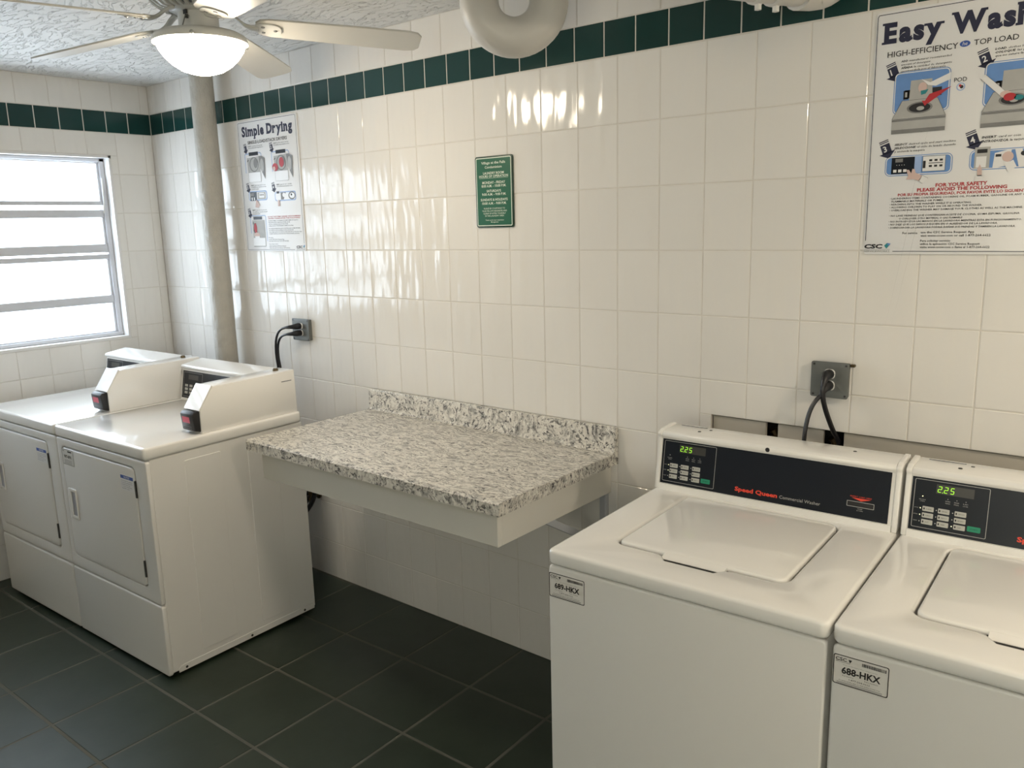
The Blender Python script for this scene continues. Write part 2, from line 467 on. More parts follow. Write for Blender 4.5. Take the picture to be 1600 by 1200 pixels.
# ================================================================== the room
JT = 0.0032                                   # joint width
X_J0, TW = 2.7764, 0.1524                     # wall tile grid
ROWS = [0.0, 0.180, 0.379, 0.579, 0.779, 0.978, 1.178, 1.378, 1.577, 1.777, 1.976, 2.183]
GB, GT = 2.183, 2.292                         # green border
GX0, GW = 0.6994, 0.11468

def cam_px(p):
    d = Vector(p) - Vector(CAM_POS)
    z = d.dot(Vector(CAM_R[2]))
    return (800 + F_PX * d.dot(Vector(CAM_R[0])) / z, 600 + F_PX * d.dot(Vector(CAM_R[1])) / z) if z > 0.1 else (9e3, 9e3)

_tile_mesh = {}
def tile_geo(w, h, m_, t=0.008, ch=0.0014):
    """one glazed tile, w wide and h high, with eased edges: front at y = 0, centred in x and z"""
    k = (round(w, 4), round(h, 4), m_)
    if k in _tile_mesh: return _tile_mesh[k]
    a, b = w / 2, h / 2
    L = lambda i, y: [(-a + i, y, -b + i), (a - i, y, -b + i), (a - i, y, b - i), (-a + i, y, b - i)]
    vs = L(ch, 0.0) + L(0, ch * 0.8) + L(0, t)
    fs = [(0, 1, 2, 3)]
    for r in (0, 4):
        for i in range(4):
            j = (i + 1) % 4; fs.append((r + i, r + 4 + i, r + 4 + j, r + j))
    me = bpy.data.meshes.new('tile'); me.from_pydata(vs, [], fs); me.materials.append(MT[m_]); me.update()
    _tile_mesh[k] = me
    return me

def lay(name, rects, parent, m_, place, rot, limit=300, score=None, JT=JT):
    """each rect (u0,u1,z0,z1) becomes one tile object; past the limit the rest are joined as stuff"""
    items = []
    for r in rects:
        w, h = r[1] - r[0] - JT, r[3] - r[2] - JT
        if w < 0.008 or h < 0.008: continue
        c = place((r[0] + r[1]) / 2, (r[2] + r[3]) / 2)
        items.append((score(r) if score else 1, c, w, h))
    items.sort(key=lambda t: -t[0])
    rest = bmesh.new()
    for k, (s, c, w, h) in enumerate(items):
        me = tile_geo(w, h, m_)
        if k < limit and s > 0:
            o = bpy.data.objects.new(name, me); COL.objects.link(o)
            o.location = c; o.rotation_euler = (0, 0, rot); o.parent = parent
        else:
            tmp = me.copy(); tmp.transform(Matrix.Translation(c) @ Matrix.Rotation(rot, 4, 'Z')); rest.from_mesh(tmp); bpy.data.meshes.remove(tmp)
    if len(rest.verts):
        o = finish(name + '_field', rest, m_, parent); o['kind'] = 'stuff'
    else:
        rest.free()

# ---- back wall (the tiled wall behind the machines), with the shallow access recess behind the washers
NX0, NX1, NZ0, NZ1 = 3.272, 4.95, 0.62, 1.068
def back_wall(b):
    f, k = 0.0014, 0.16
    box(b, -0.15, NX0, f, k, 0, CEIL); box(b, NX1, ROOM_X + 0.15, f, k, 0, CEIL)
    box(b, NX0, NX1, f, k, 0, NZ0); box(b, NX0, NX1, f, k, NZ1, CEIL); box(b, NX0, NX1, 0.075, k, NZ0, NZ1)
wall_back = struct(obj('wall_back', back_wall, 'grout', smooth=None), 'long wall of rippled cream tiles with a dark green border', 'wall')

def clip_niche(r):
    x0, x1, z0, z1 = r
    if x1 <= NX0 or x0 >= NX1 or z1 <= NZ0 or z0 >= NZ1: return [r]
    out = []
    if z1 > NZ1: out.append((x0, x1, NZ1 - JT / 2, z1)); z1 = NZ1
    if z0 < NZ0: out.append((x0, x1, z0, NZ0 + JT / 2)); z0 = NZ0
    if x0 < NX0: out.append((x0, NX0 + JT / 2, z0, z1))
    if x1 > NX1: out.append((NX1 - JT / 2, x1, z0, z1))
    return out
def grid(a0, a1, j0, w):
    k = math.floor((a0 - j0) / w) ; xs = [a0]
    while True:
        k += 1; x = j0 + k * w
        if x >= a1 - 0.012: break
        if x > a0 + 0.012: xs.append(x)
    return list(zip(xs, xs[1:] + [a1]))
rects = []
for x0, x1 in grid(0.0, ROOM_X, X_J0, TW):
    for z0, z1 in list(zip(ROWS, ROWS[1:])) + [(GT, CEIL)]:
        rects += clip_niche((x0, x1, z0, z1))
def seen_back(r):
    x, z = (r[0] + r[1]) / 2, (r[2] + r[3]) / 2
    u, v = cam_px((x, 0, z))
    if not (-40 < u < 1640 and -40 < v < 1240): return 0
    if x < 1.35 and z < 0.93 and not (x > 1.15 and z < 0.5): return 0         # behind the dryers
    if x > 3.25 and z < 0.95: return 0                                         # behind the washers
    if x > 2.9 and z < 0.35: return 0
    d = (Vector((x, 0, z)) - Vector(CAM_POS))
    return (r[1] - r[0]) * (r[3] - r[2]) * abs(d.normalized().y) / d.length_squared
lay('tile', rects, wall_back, 'tile', lambda x, z: (x, 0, z), 0, 300, seen_back)
lay('border_tile', [(x0, x1, GB, GT) for x0, x1 in grid(0.0, ROOM_X, GX0, GW)], wall_back, 'green', lambda x, z: (x, -0.0002, z), 0, 300, None, 0.0046)

# ---- left wall with the window opening
def wall_left_b(b):
    f, k = -0.0014, -0.16
    box(b, k, f, ROOM_Y, WIN_Y0, 0, CEIL); box(b, k, f, WIN_Y1, 0.0, 0, CEIL)
    box(b, k, f, WIN_Y0, WIN_Y1, 0, WIN_Z0); box(b, k, f, WIN_Y0, WIN_Y1, WIN_Z1, CEIL)
wall_left = struct(obj('wall_left', wall_left_b, 'grout', smooth=None), 'end wall of plain white tiles around the bright window', 'wall')
rects = []
for y0, y1 in grid(ROOM_Y, 0.0, -0.045, TW):
    for z0, z1 in list(zip(ROWS, ROWS[1:])) + [(GT, CEIL)]:
        if y1 <= WIN_Y0 or y0 >= WIN_Y1 or z1 <= WIN_Z0 or z0 >= WIN_Z1:
            rects.append((y0, y1, z0, z1)); continue
        a0, a1, c0, c1 = y0, y1, z0, z1
        if c1 > WIN_Z1: rects.append((a0, a1, WIN_Z1, c1)); c1 = WIN_Z1
        if c0 < WIN_Z0: rects.append((a0, a1, c0, WIN_Z0)); c0 = WIN_Z0
        if a0 < WIN_Y0: rects.append((a0, WIN_Y0, c0, c1))
        if a1 > WIN_Y1: rects.append((WIN_Y1, a1, c0, c1))
def seen_left(r):
    y, z = (r[0] + r[1]) / 2, (r[2] + r[3]) / 2
    return 0 if y < -1.2 else 1.0 / (1 + abs(y))
lay('tile', rects, wall_left, 'tile', lambda y, z: (0, y, z), PI / 2, 300, seen_left)
lay('border_tile', [(y0, y1, GB, GT) for y0, y1 in grid(ROOM_Y, 0.0, -0.6956, GW)], wall_left, 'green', lambda y, z: (0.0002, y, z), PI / 2, 300, lambda r: 0 if r[1] < -1.2 else 1, 0.0046)

# ---- the rest of the shell
struct(bobj('wall_right', ROOM_X, ROOM_X + 0.15, ROOM_Y, 0, 0, CEIL, 'paint'), 'painted end wall', 'wall')
def wf(b):
    y0, y1 = ROOM_Y - 0.15, ROOM_Y
    box(b, -0.15, W2X0, y0, y1, 0, CEIL); box(b, W2X1, ROOM_X + 0.15, y0, y1, 0, CEIL)
    box(b, W2X0, W2X1, y0, y1, 0, W2Z0); box(b, W2X0, W2X1, y0, y1, W2Z1, CEIL)
struct(obj('wall_front', wf, 'paint', smooth=None), 'painted wall behind the viewer', 'wall')
ceiling = struct(bobj('ceiling', -0.15, ROOM_X + 0.15, ROOM_Y - 0.15, 0.16, CEIL, CEIL + 0.12, 'ceiling'), 'white skip-trowel plaster ceiling', 'ceiling')
floor = struct(bobj('floor', -0.15, ROOM_X + 0.15, ROOM_Y - 0.15, 0.16, -0.08, -0.0012, 'floor_grout'), 'dark slate green square tile floor', 'floor')
FP = 0.3435
FA = math.radians(1.2)
def ftile_geo():
    b = bmesh.new(); a = FP / 2 - 0.0042
    t = bmesh.new(); bmesh.ops.create_cube(t, size=1)
    for v in t.verts: v.co = Vector((v.co.x * 2 * a, v.co.y * 2 * a, -0.009 + (v.co.z + .5) * 0.009))
    bmesh.ops.bevel(t, geom=[e for e in t.edges if all(v.co.z > -0.001 for v in e.verts)], offset=0.0022, segments=1, affect='EDGES')
    merge(b, t); me = bpy.data.meshes.new('floor_tile'); b.to_mesh(me); b.free(); me.materials.append(MT['floor_tile']); return me
fme = ftile_geo()
ca, sa = math.cos(FA), math.sin(FA)
for i in range(-8, 12):
    for j in range(-1, 14):
        lx, ly = (i + 0.5) * FP, -(j + 0.5) * FP
        x, y = 2.150 + lx * ca - ly * sa, -0.333 + lx * sa + ly * ca
        if x < -0.12 or x > ROOM_X + 0.12 or y > 0.13 or y < ROOM_Y - 0.12: continue
        o = bpy.data.objects.new('floor_tile', fme); COL.objects.link(o)
        o.location = (x, y, random.uniform(-0.0006, 0.0004)); o.rotation_euler = (random.uniform(-.001, .001), random.uniform(-.001, .001), FA); o.parent = floor

# ---- window
win = struct(thing('window_1', 'overexposed aluminium awning window with four glass panes', 'window', (0, WIN_Y1, WIN_Z0)))
WL = WIN_Y1 - WIN_Y0; WH = WIN_Z1 - WIN_Z0
def reveal(b):
    box(b, -0.15, 0.002, -0.012, 0.0, 0, WH); box(b, -0.15, 0.002, -WL, -WL + 0.012, 0, WH)
    box(b, -0.15, 0.002, -WL, 0, WH - 0.012, WH); box(b, -0.15, 0.004, -WL, 0, 0, 0.014)
obj('window_reveal', reveal, 'reveal', win, None)
for nm, a in (('frame_jamb', (-0.038, -0.012, 0.014, WH - 0.012)), ('frame_jamb', (-WL + 0.012, -WL + 0.045, 0.014, WH - 0.012))):
    bobj(nm, -0.105, -0.055, a[0], a[1], a[2], a[3], 'alu', win, 0.003, 1)
bobj('frame_head', -0.105, -0.055, -WL + 0.012, -0.012, WH - 0.030, WH - 0.012, 'alu', win, 0.003, 1)
bobj('frame_sill', -0.110, -0.050, -WL + 0.012, -0.012, 0.014, 0.034, 'alu', win, 0.003, 1)
MID = -WL / 2
bobj('frame_mullion', -0.105, -0.055, MID - 0.02, MID + 0.02, 0.03, WH - 0.03, 'alu', win, 0.003, 1)
# sashes: (bottom, top, bottom rail, top rail, tilt outwards)
for s0, s1 in ((MID + 0.02, -0.038), (-WL + 0.045, MID - 0.02)):
    for zb, zt, rb, rt in ((0.702, 0.920, 0.021, 0.006), (0.458, 0.679, 0.044, 0.040), (0.194, 0.448, 0.039, 0.026), (0.034, 0.194, 0.006, 0.004)):
        sash = bobj('sash', -0.086, -0.062, s0, s1, zb, zb + rb, 'alu', win, 0.002, 1)
        bobj('sash_rail', -0.086, -0.062, s0, s1, zt - rt, zt, 'alu', sash, 0.002, 1)
        for e in (s0, s1 - 0.012):
            bobj('sash_stile', -0.084, -0.064, e, e + 0.012, zb + rb, zt - rt, 'alu', sash, 0.002, 1)
        bobj('pane', -0.077, -0.072, s0 + 0.010, s1 - 0.010, zb + rb - 0.004, zt - rt + 0.004, glass_mat() if 'glass' not in MT else 'glass', sash)
        if 'glass' not in MT: MT['glass'] = bpy.data.materials['obscure_glass']
obj('operator_bar', lambda b: tube(b, [(-0.058, -0.040, 0.66), (-0.050, -0.036, 0.72), (-0.050, -0.033, 0.84)], 0.004, 8), 'white', win)

MT['glass_warm'] = glass_mat('warm_fill_glass', (1.0, 0.90, 0.73, 1))  # pane tint only warms the light of the added window
win2 = struct(thing('added_fill_window', 'unseen window added behind the viewer to brighten the machine fronts', 'window', (W2X0, ROOM_Y, W2Z0)))  # added opening for frontal light, out of view
w2w, w2h = W2X1 - W2X0, W2Z1 - W2Z0
for a in ((0, 0.035, 0, w2h), (w2w - 0.035, w2w, 0, w2h), (0.035, w2w - 0.035, 0, 0.035), (0.035, w2w - 0.035, w2h - 0.035, w2h), (0.035, w2w - 0.035, w2h / 2 - 0.02, w2h / 2 + 0.02)):
    bobj('frame_bar', a[0], a[1], -0.10, -0.05, a[2], a[3], 'alu', win2, 0.003, 1)
for z0 in (0.03, w2h / 2 + 0.015):
    bobj('pane', 0.03, w2w - 0.03, -0.078, -0.073, z0, z0 + w2h / 2 - 0.045, 'glass_warm', win2)

# ---- access recess behind the washers: painted boards with two pipe holes
acc = thing('access_panel', 'painted board strip with two dark pipe holes in the wall behind the washers', 'panel', (NX0, 0, NZ0))
PH = NZ1 - NZ0
for a, b_ in ((0.004, 0.175), (0.212, 0.347), (0.404, NX1 - NX0 - 0.004)):
    bobj('board', a, b_, 0.010, 0.022, 0.004, PH - 0.004, 'raw', acc, 0.001, 1)
bobj('backing', 0.003, NX1 - NX0 - 0.003, 0.062, 0.072, 0.004, PH - 0.004, 'gap', acc)
for px in (0.194, 0.372):
    obj('pipe_stub', lambda b: tube(b, [(px, 0.045, 0.02), (px, 0.045, PH - 0.045), (px - 0.008, 0.040, PH - 0.03)], 0.014, 10), 'brass', acc)

# ================================================================== standing pipe and overhead drains
def stack(b):
    path = [(0, 0, z) for z in [i * 0.06 for i in range(41)]] + [(0, 0, CEIL)]
    tube(b, path, 0.054, 28)
col = thing('standpipe', 'lumpy cream painted standpipe rising behind the dryers to the ceiling', 'pipe', (0.672, -0.083, 0))
obj('pipe', stack, 'pipe', col)
obj('ceiling_collar', lambda b: lathe(b, [(0.055, CEIL - 0.03), (0.064, CEIL - 0.028), (0.066, CEIL)], 28), 'pipe', col)

DR = 0.056
tr = thing('drain_trap', 'thick white U-shaped drain trap hanging from the ceiling above the green sign', 'pipe', (2.812, -0.368, CEIL), math.radians(39))
TZ, TR_ = -0.137, 0.100                       # bend centre below the ceiling, bend radius
def trap(b):
    path = [(-TR_, 0, 0.0), (-TR_, 0, TZ + 0.02)]
    for k in range(25):
        a = PI + PI * k / 24; path.append((TR_ * math.cos(a), 0, TZ + TR_ * math.sin(a)))
    path += [(TR_, 0, TZ + 0.02), (TR_, 0, 0.0)]
    tube(b, path, DR, 24)
obj('bend', trap, 'pvc', tr)
obj('hub', lambda b: lathe(b, [(DR, TZ + 0.012), (DR + 0.007, TZ + 0.016), (DR + 0.008, TZ + 0.075), (DR, TZ + 0.085)], 24, (TR_, 0, 0)), 'pvc', tr)
obj('hub', lambda b: lathe(b, [(DR, -0.04), (DR + 0.007, -0.036), (DR + 0.008, 0.0)], 24, (-TR_, 0, 0)), 'pvc', tr)

dp = thing('drain_pipe', 'cream overhead drain pipe with two clamped bands above the washing poster', 'pipe', (3.60, -0.04, 2.19))
d0 = Vector((-0.145, -0.275, DR)); d1 = Vector((-0.03, -0.045, DR)); far = d0 + (d0 - d1).normalized() * 0.5 + Vector((0, 0, 0.05))
obj('pipe', lambda b: tube(b, [far, d0, d0.lerp(d1, 0.5), d1], DR - 0.006, 20), 'pvc', dp)
def elbow(b):
    p = [d1 + (d0 - d1).normalized() * 0.05]
    for k in range(9):
        a = k / 8 * PI / 2
        p.append(d1 + Vector((0.05 * math.sin(a), 0.02 * math.sin(a), 0.055 * (1 - math.cos(a)))))
    p.append(p[-1] + Vector((0, 0.0, 0.16)))
    tube(b, p, [DR + 0.003] + [DR] * 9 + [DR], 20)
obj('elbow', elbow, 'pvc', dp)
dirv = (d1 - d0).normalized()
for t in (0.30, 0.52):
    c = d0.lerp(d1, t)
    band = obj('clamp_band', lambda b: tube(b, [c - dirv * 0.012, c - dirv * 0.008, c + dirv * 0.008, c + dirv * 0.012], [DR - 0.004, DR, DR, DR - 0.004], 24), 'pvc', dp)
    q = c + Vector((0.0, 0.0, -DR - 0.002))
    obj('bolt', lambda b: lathe(b, [(0, -0.010), (0.009, -0.010), (0.009, 0.008), (0, 0.008)], 6, q), 'white', band)

# ================================================================== ceiling fan
def ceiling_fan(loc, label, first_angle, bowl='bowl'):
    fan = thing('ceiling_fan', label, 'fan', loc, 0)
    H = CEIL
    obj('canopy', lambda b: lathe(b, [(0, 0), (0.085, 0), (0.085, -0.012), (0.070, -0.030), (0.055, -0.034), (0, -0.034)], 36), 'fan', fan)
    mot = obj('motor_housing', lambda b: lathe(b, [(0, -0.030), (0.095, -0.030), (0.130, -0.042), (0.140, -0.060), (0.140, -0.080), (0.136, -0.086)], 40), 'fan', fan)
    obj('motor_underside', lambda b: lathe(b, [(0.126, -0.082), (0.092, -0.108), (0.0, -0.110)], 40), 'shade', fan)
    def fins(b):
        for k in range(30):
            a = 2 * PI * k / 30; c, s = math.cos(a), math.sin(a)
            pts = [(0.138, -0.084), (0.130, -0.095), (0.108, -0.111), (0.086, -0.116), (0.082, -0.108), (0.124, -0.082)]
            t = bmesh.new(); w = 0.0048
            A = [t.verts.new((r * c - s * w, r * s + c * w, z)) for r, z in pts]; B = [t.verts.new((r * c + s * w, r * s - c * w, z)) for r, z in pts]
            t.faces.new(A); t.faces.new(B[::-1])
            for i in range(6): t.faces.new((A[i], B[i], B[(i + 1) % 6], A[(i + 1) % 6]))
            merge(b, t)
    obj('vent_ribs', fins, 'fan', mot, None)
    obj('switch_housing', lambda b: lathe(b, [(0.080, -0.108), (0.082, -0.114), (0.074, -0.119), (0.058, -0.122), (0.058, -0.176), (0.0, -0.176)], 36), 'fan', fan)
    bobj('reverse_switch', 0.018, 0.034, -0.0595, -0.055, -0.134, -0.122, 'black', fan)
    BZ = -0.142
    for k in range(5):
        a = math.radians(first_angle + 72 * k); pitch = math.radians(-12)
        R = Matrix.Rotation(a, 4, 'Z')
        P = Matrix.Translation((0, 0, BZ)) @ Matrix.Rotation(math.radians(3.6), 4, 'Y') @ Matrix.Rotation(pitch, 4, 'X')
        out = []
        prof = [(0.165, 0.030), (0.178, 0.047), (0.205, 0.056), (0.30, 0.060), (0.50, 0.066), (0.625, 0.068)]
        tip = [(0.655, 0.060), (0.668, 0.040)]
        up = prof + tip; out = [(r, w) for r, w in up] + [(r, -w) for r, w in reversed(up)]
        bl = obj('blade', lambda b: prism(b, out, 'z', -0.003, 0.003, 0.0012, 1), 'blade', fan)
        bl.matrix_local = R @ P
        # curved iron from the motor down to the blade
        def iron(b):
            pts = bez((0.080, 0, -0.116), (0.115, 0, -0.122), (0.120, 0, -0.160), (0.172, 0, BZ - 0.015), 10)
            tube(b, pts, [0.014, 0.013, 0.012, 0.012, 0.011, 0.011, 0.012, 0.013, 0.015, 0.018, 0.020], 10, True, 0, 0.45)
        ir = obj('blade_iron', iron, 'fan', fan); ir.matrix_local = R
        pad = obj('blade_plate', lambda b: prism(b, rrect(0.160, 0.240, -0.036, 0.036, 0.028, 5), 'z', -0.0075, -0.003, 0.001, 1), 'fan', bl)
        for sx, sy in ((0.186, 0.018), (0.186, -0.018), (0.222, 0.0)):
            obj('blade_screw', lambda b: lathe(b, [(0, -0.0105), (0.005, -0.010), (0.006, -0.0075)], 10, (sx, sy, 0)), 'steel', bl)
        
    rim = obj('light_pan', lambda b: lathe(b, [(0.0, -0.174), (0.100, -0.174), (0.118, -0.178), (0.132, -0.186), (0.1385, -0.198), (0.1385, -0.206), (0.132, -0.207), (0.130, -0.200), (0.0, -0.198)], 48), 'fan', fan)
    obj('glass_bowl', lambda b: lathe(b, [(0.1295, -0.201), (0.1285, -0.210), (0.122, -0.226), (0.108, -0.246), (0.088, -0.266), (0.060, -0.284), (0.030, -0.293), (0.0, -0.296)], 48), bowl, fan)
    for k in range(3):
        a = math.radians(200 + 120 * k)
        obj('thumbscrew', lambda b: lathe(b, [(0, 0.148), (0.006, 0.147), (0.006, 0.136)], 10, (0, 0, 0), 'x'), 'steel', rim).matrix_local = Matrix.Rotation(a, 4, 'Z') @ Matrix.Translation((0, 0, -0.202))
    obj('pull_chain', lambda b: tube(b, [(0.036, -0.052, -0.140), (0.040, -0.066, -0.142), (0.048, -0.075, -0.155), (0.054, -0.088, -0.180)], 0.0016, 6), 'steel', fan)
    obj('chain_ferrule', lambda b: lathe(b, [(0, -0.148), (0.005, -0.148), (0.005, -0.138), (0, -0.138)], 10, (0.037, -0.060, 0)), 'dark_steel', fan)
    return fan
ceiling_fan((2.0, -0.875, CEIL), 'white five-blade ceiling fan with a glowing warm bowl light', 53)
ceiling_fan((5.3, -0.98, CEIL), 'unseen second ceiling fan, added to light the washers and right-hand wall', 20, 'fill_bowl')  # added lamp out of view, fills in light on the right

# ================================================================== folding counter
CX0, CX1, CY, CZ = 1.673, 2.932, -0.640, 0.890
ct = thing('folding_counter', 'wall-hung folding counter with speckled granite-look top and white apron', 'counter', ((CX0 + CX1) / 2, 0, 0))
hw = (CX1 - CX0) / 2
obj('countertop', lambda b: prism(b, [(CY, CZ - 0.040), (-0.003, CZ - 0.040), (-0.003, CZ - 0.002), (-0.05, CZ), (CY + 0.006, CZ), (CY, CZ - 0.006)], 'x', -hw, hw), 'granite', ct)
obj('front_edging', lambda b: prism(b, [(CY - 0.0022, CZ - 0.041), (CY, CZ - 0.041), (CY, CZ - 0.004), (CY - 0.0022, CZ - 0.006)], 'x', -hw, hw), 'granite_v', ct)
for s in (-1, 1):
    obj('end_edging', lambda b: prism(b, [(CY - 0.001, CZ - 0.040), (-0.003, CZ - 0.040), (-0.003, CZ + 0.0895), (-0.022, CZ + 0.0895), (-0.022, CZ - 0.0012), (CY - 0.001, CZ - 0.0012)], 'x', s * hw, s * (hw + 0.0015)), 'granite_v', ct)
obj('backsplash', lambda b: prism(b, [(-0.003, CZ - 0.002), (-0.040, CZ + 0.0003), (-0.030, CZ + 0.004), (-0.024, CZ + 0.014), (-0.022, CZ + 0.082), (-0.018, CZ + 0.090), (-0.003, CZ + 0.090)], 'x', -hw, hw), 'granite_v', ct)
AX0, AX1, AY, AZ0, AZ1 = 1.735 - (CX0 + CX1) / 2, 2.905 - (CX0 + CX1) / 2, -0.618, 0.742, CZ - 0.040
bobj('apron_board', AX0, AX1, AY, AY + 0.018, AZ0, AZ1, 'apron', ct, 0.001, 1)
for x in (AX0, AX1 - 0.018):
    bobj('apron_side', x, x + 0.018, AY + 0.018, -0.003, AZ0, AZ1, 'apron', ct, 0.001, 1)
bobj('wall_batten', AX0 + 0.018, AX1 - 0.018, -0.036, -0.003, AZ0 + 0.03, AZ1, 'apron', ct)
for x in (AX0 + 0.10, AX1 - 0.036):
    br = bobj('bracket', x, x + 0.026, -0.024, -0.003, 0.52, AZ1 - 0.001, 'bracket', ct, 0.002, 1)
    obj('brace', lambda b: prism(b, [(-0.40, AZ0 + 0.012), (-0.37, AZ0 + 0.022), (-0.024, 0.560), (-0.024, 0.535)], 'x', x + 0.003, x + 0.023), 'bracket', br)
    bobj('bracket_arm', x, x + 0.026, -0.56, -0.024, AZ0 + 0.014, AZ0 + 0.036, 'bracket', br)

# ================================================================== washers
def seven_seg(pr, x, z, w, h, digit, m_, sl=0.12):
    t = h * 0.11
    S = {'2': 'abged', '5': 'afgcd'}[digit]
    pt = lambda a, b: (x + a * w + b * h * sl, z + b * h)
    E_ = {'a': ((0.08, 1), (0.92, 1)), 'b': ((1, 0.93), (1, 0.55)), 'c': ((1, 0.45), (1, 0.07)), 'd': ((0.08, 0), (0.92, 0)), 'e': ((0, 0.45), (0, 0.07)), 'f': ((0, 0.93), (0, 0.55)), 'g': ((0.1, 0.5), (0.9, 0.5))}
    for s in S: pr.line([pt(*E_[s][0]), pt(*E_[s][1])], t, m_, 3)

def asset_sticker(parent, x, z, w, h, number, y=0.0):
    bobj('label_plate', x, x + w, y - 0.0008, y + 0.0002, z, z + h, 'label', parent)
    p = Print(0.0012 - y)
    o = rrect(x, x + w, z, z + h, 0.004, 4); i = rrect(x + 0.0017, x + w - 0.0017, z + 0.0017, z + h - 0.0017, 0.003, 4)
    p.ring(o, i, 'ink')
    p.text('CSC', x + 0.004, z + h - 0.0115, 0.0065, 'ink', bold=0.02, width=0.020)
    p.face([(x + 0.0265, z + h - 0.006), (x + 0.0335, z + h - 0.006), (x + 0.030, z + h - 0.0125)], 'ink', 1)
    p.text('SERVICEWORKS', x + 0.004, z + h - 0.0150, 0.0022, 'grey', width=0.026, res=1)
    rng = random.Random(3); bx = x + w * 0.52
    while bx < x + w * 0.94:
        bw = rng.choice((0.0006, 0.0010, 0.0015)); p.rect(bx, bx + bw, z + h - 0.0125, z + h - 0.0060, 'ink', 1); bx += bw + rng.choice((0.0005, 0.0009))
    p.text('Please use this number when calling for service', x + w * 0.18, z + h - 0.0195, 0.0018, 'grey', width=w * 0.62, res=1)
    p.text(number, x + w * 0.16, z + h * 0.40, 0.0130, 'ink', bold=0.030, width=w * 0.70)
    p.text('For Service', x + w * 0.18, z + h * 0.31, 0.0024, 'ink', width=w * 0.20, res=1); p.text('Para Servicio', x + w * 0.58, z + h * 0.31, 0.0024, 'ink', width=w * 0.24, res=1)
    p.text('1-877-264-6622', x + w * 0.30, z + h * 0.215, 0.0034, 'ink', width=w * 0.38, res=1)
    p.text('Download the app or visit www.cscsw.com', x + w * 0.12, z + h * 0.14, 0.0022, 'ink', width=w * 0.74, res=1)
    for k in range(2): p.rect(x + w * 0.08, x + w * 0.90, z + h * (0.045 + 0.04 * k), z + h * (0.06 + 0.04 * k), 'grey', 1)
    p.done('label_print', parent)

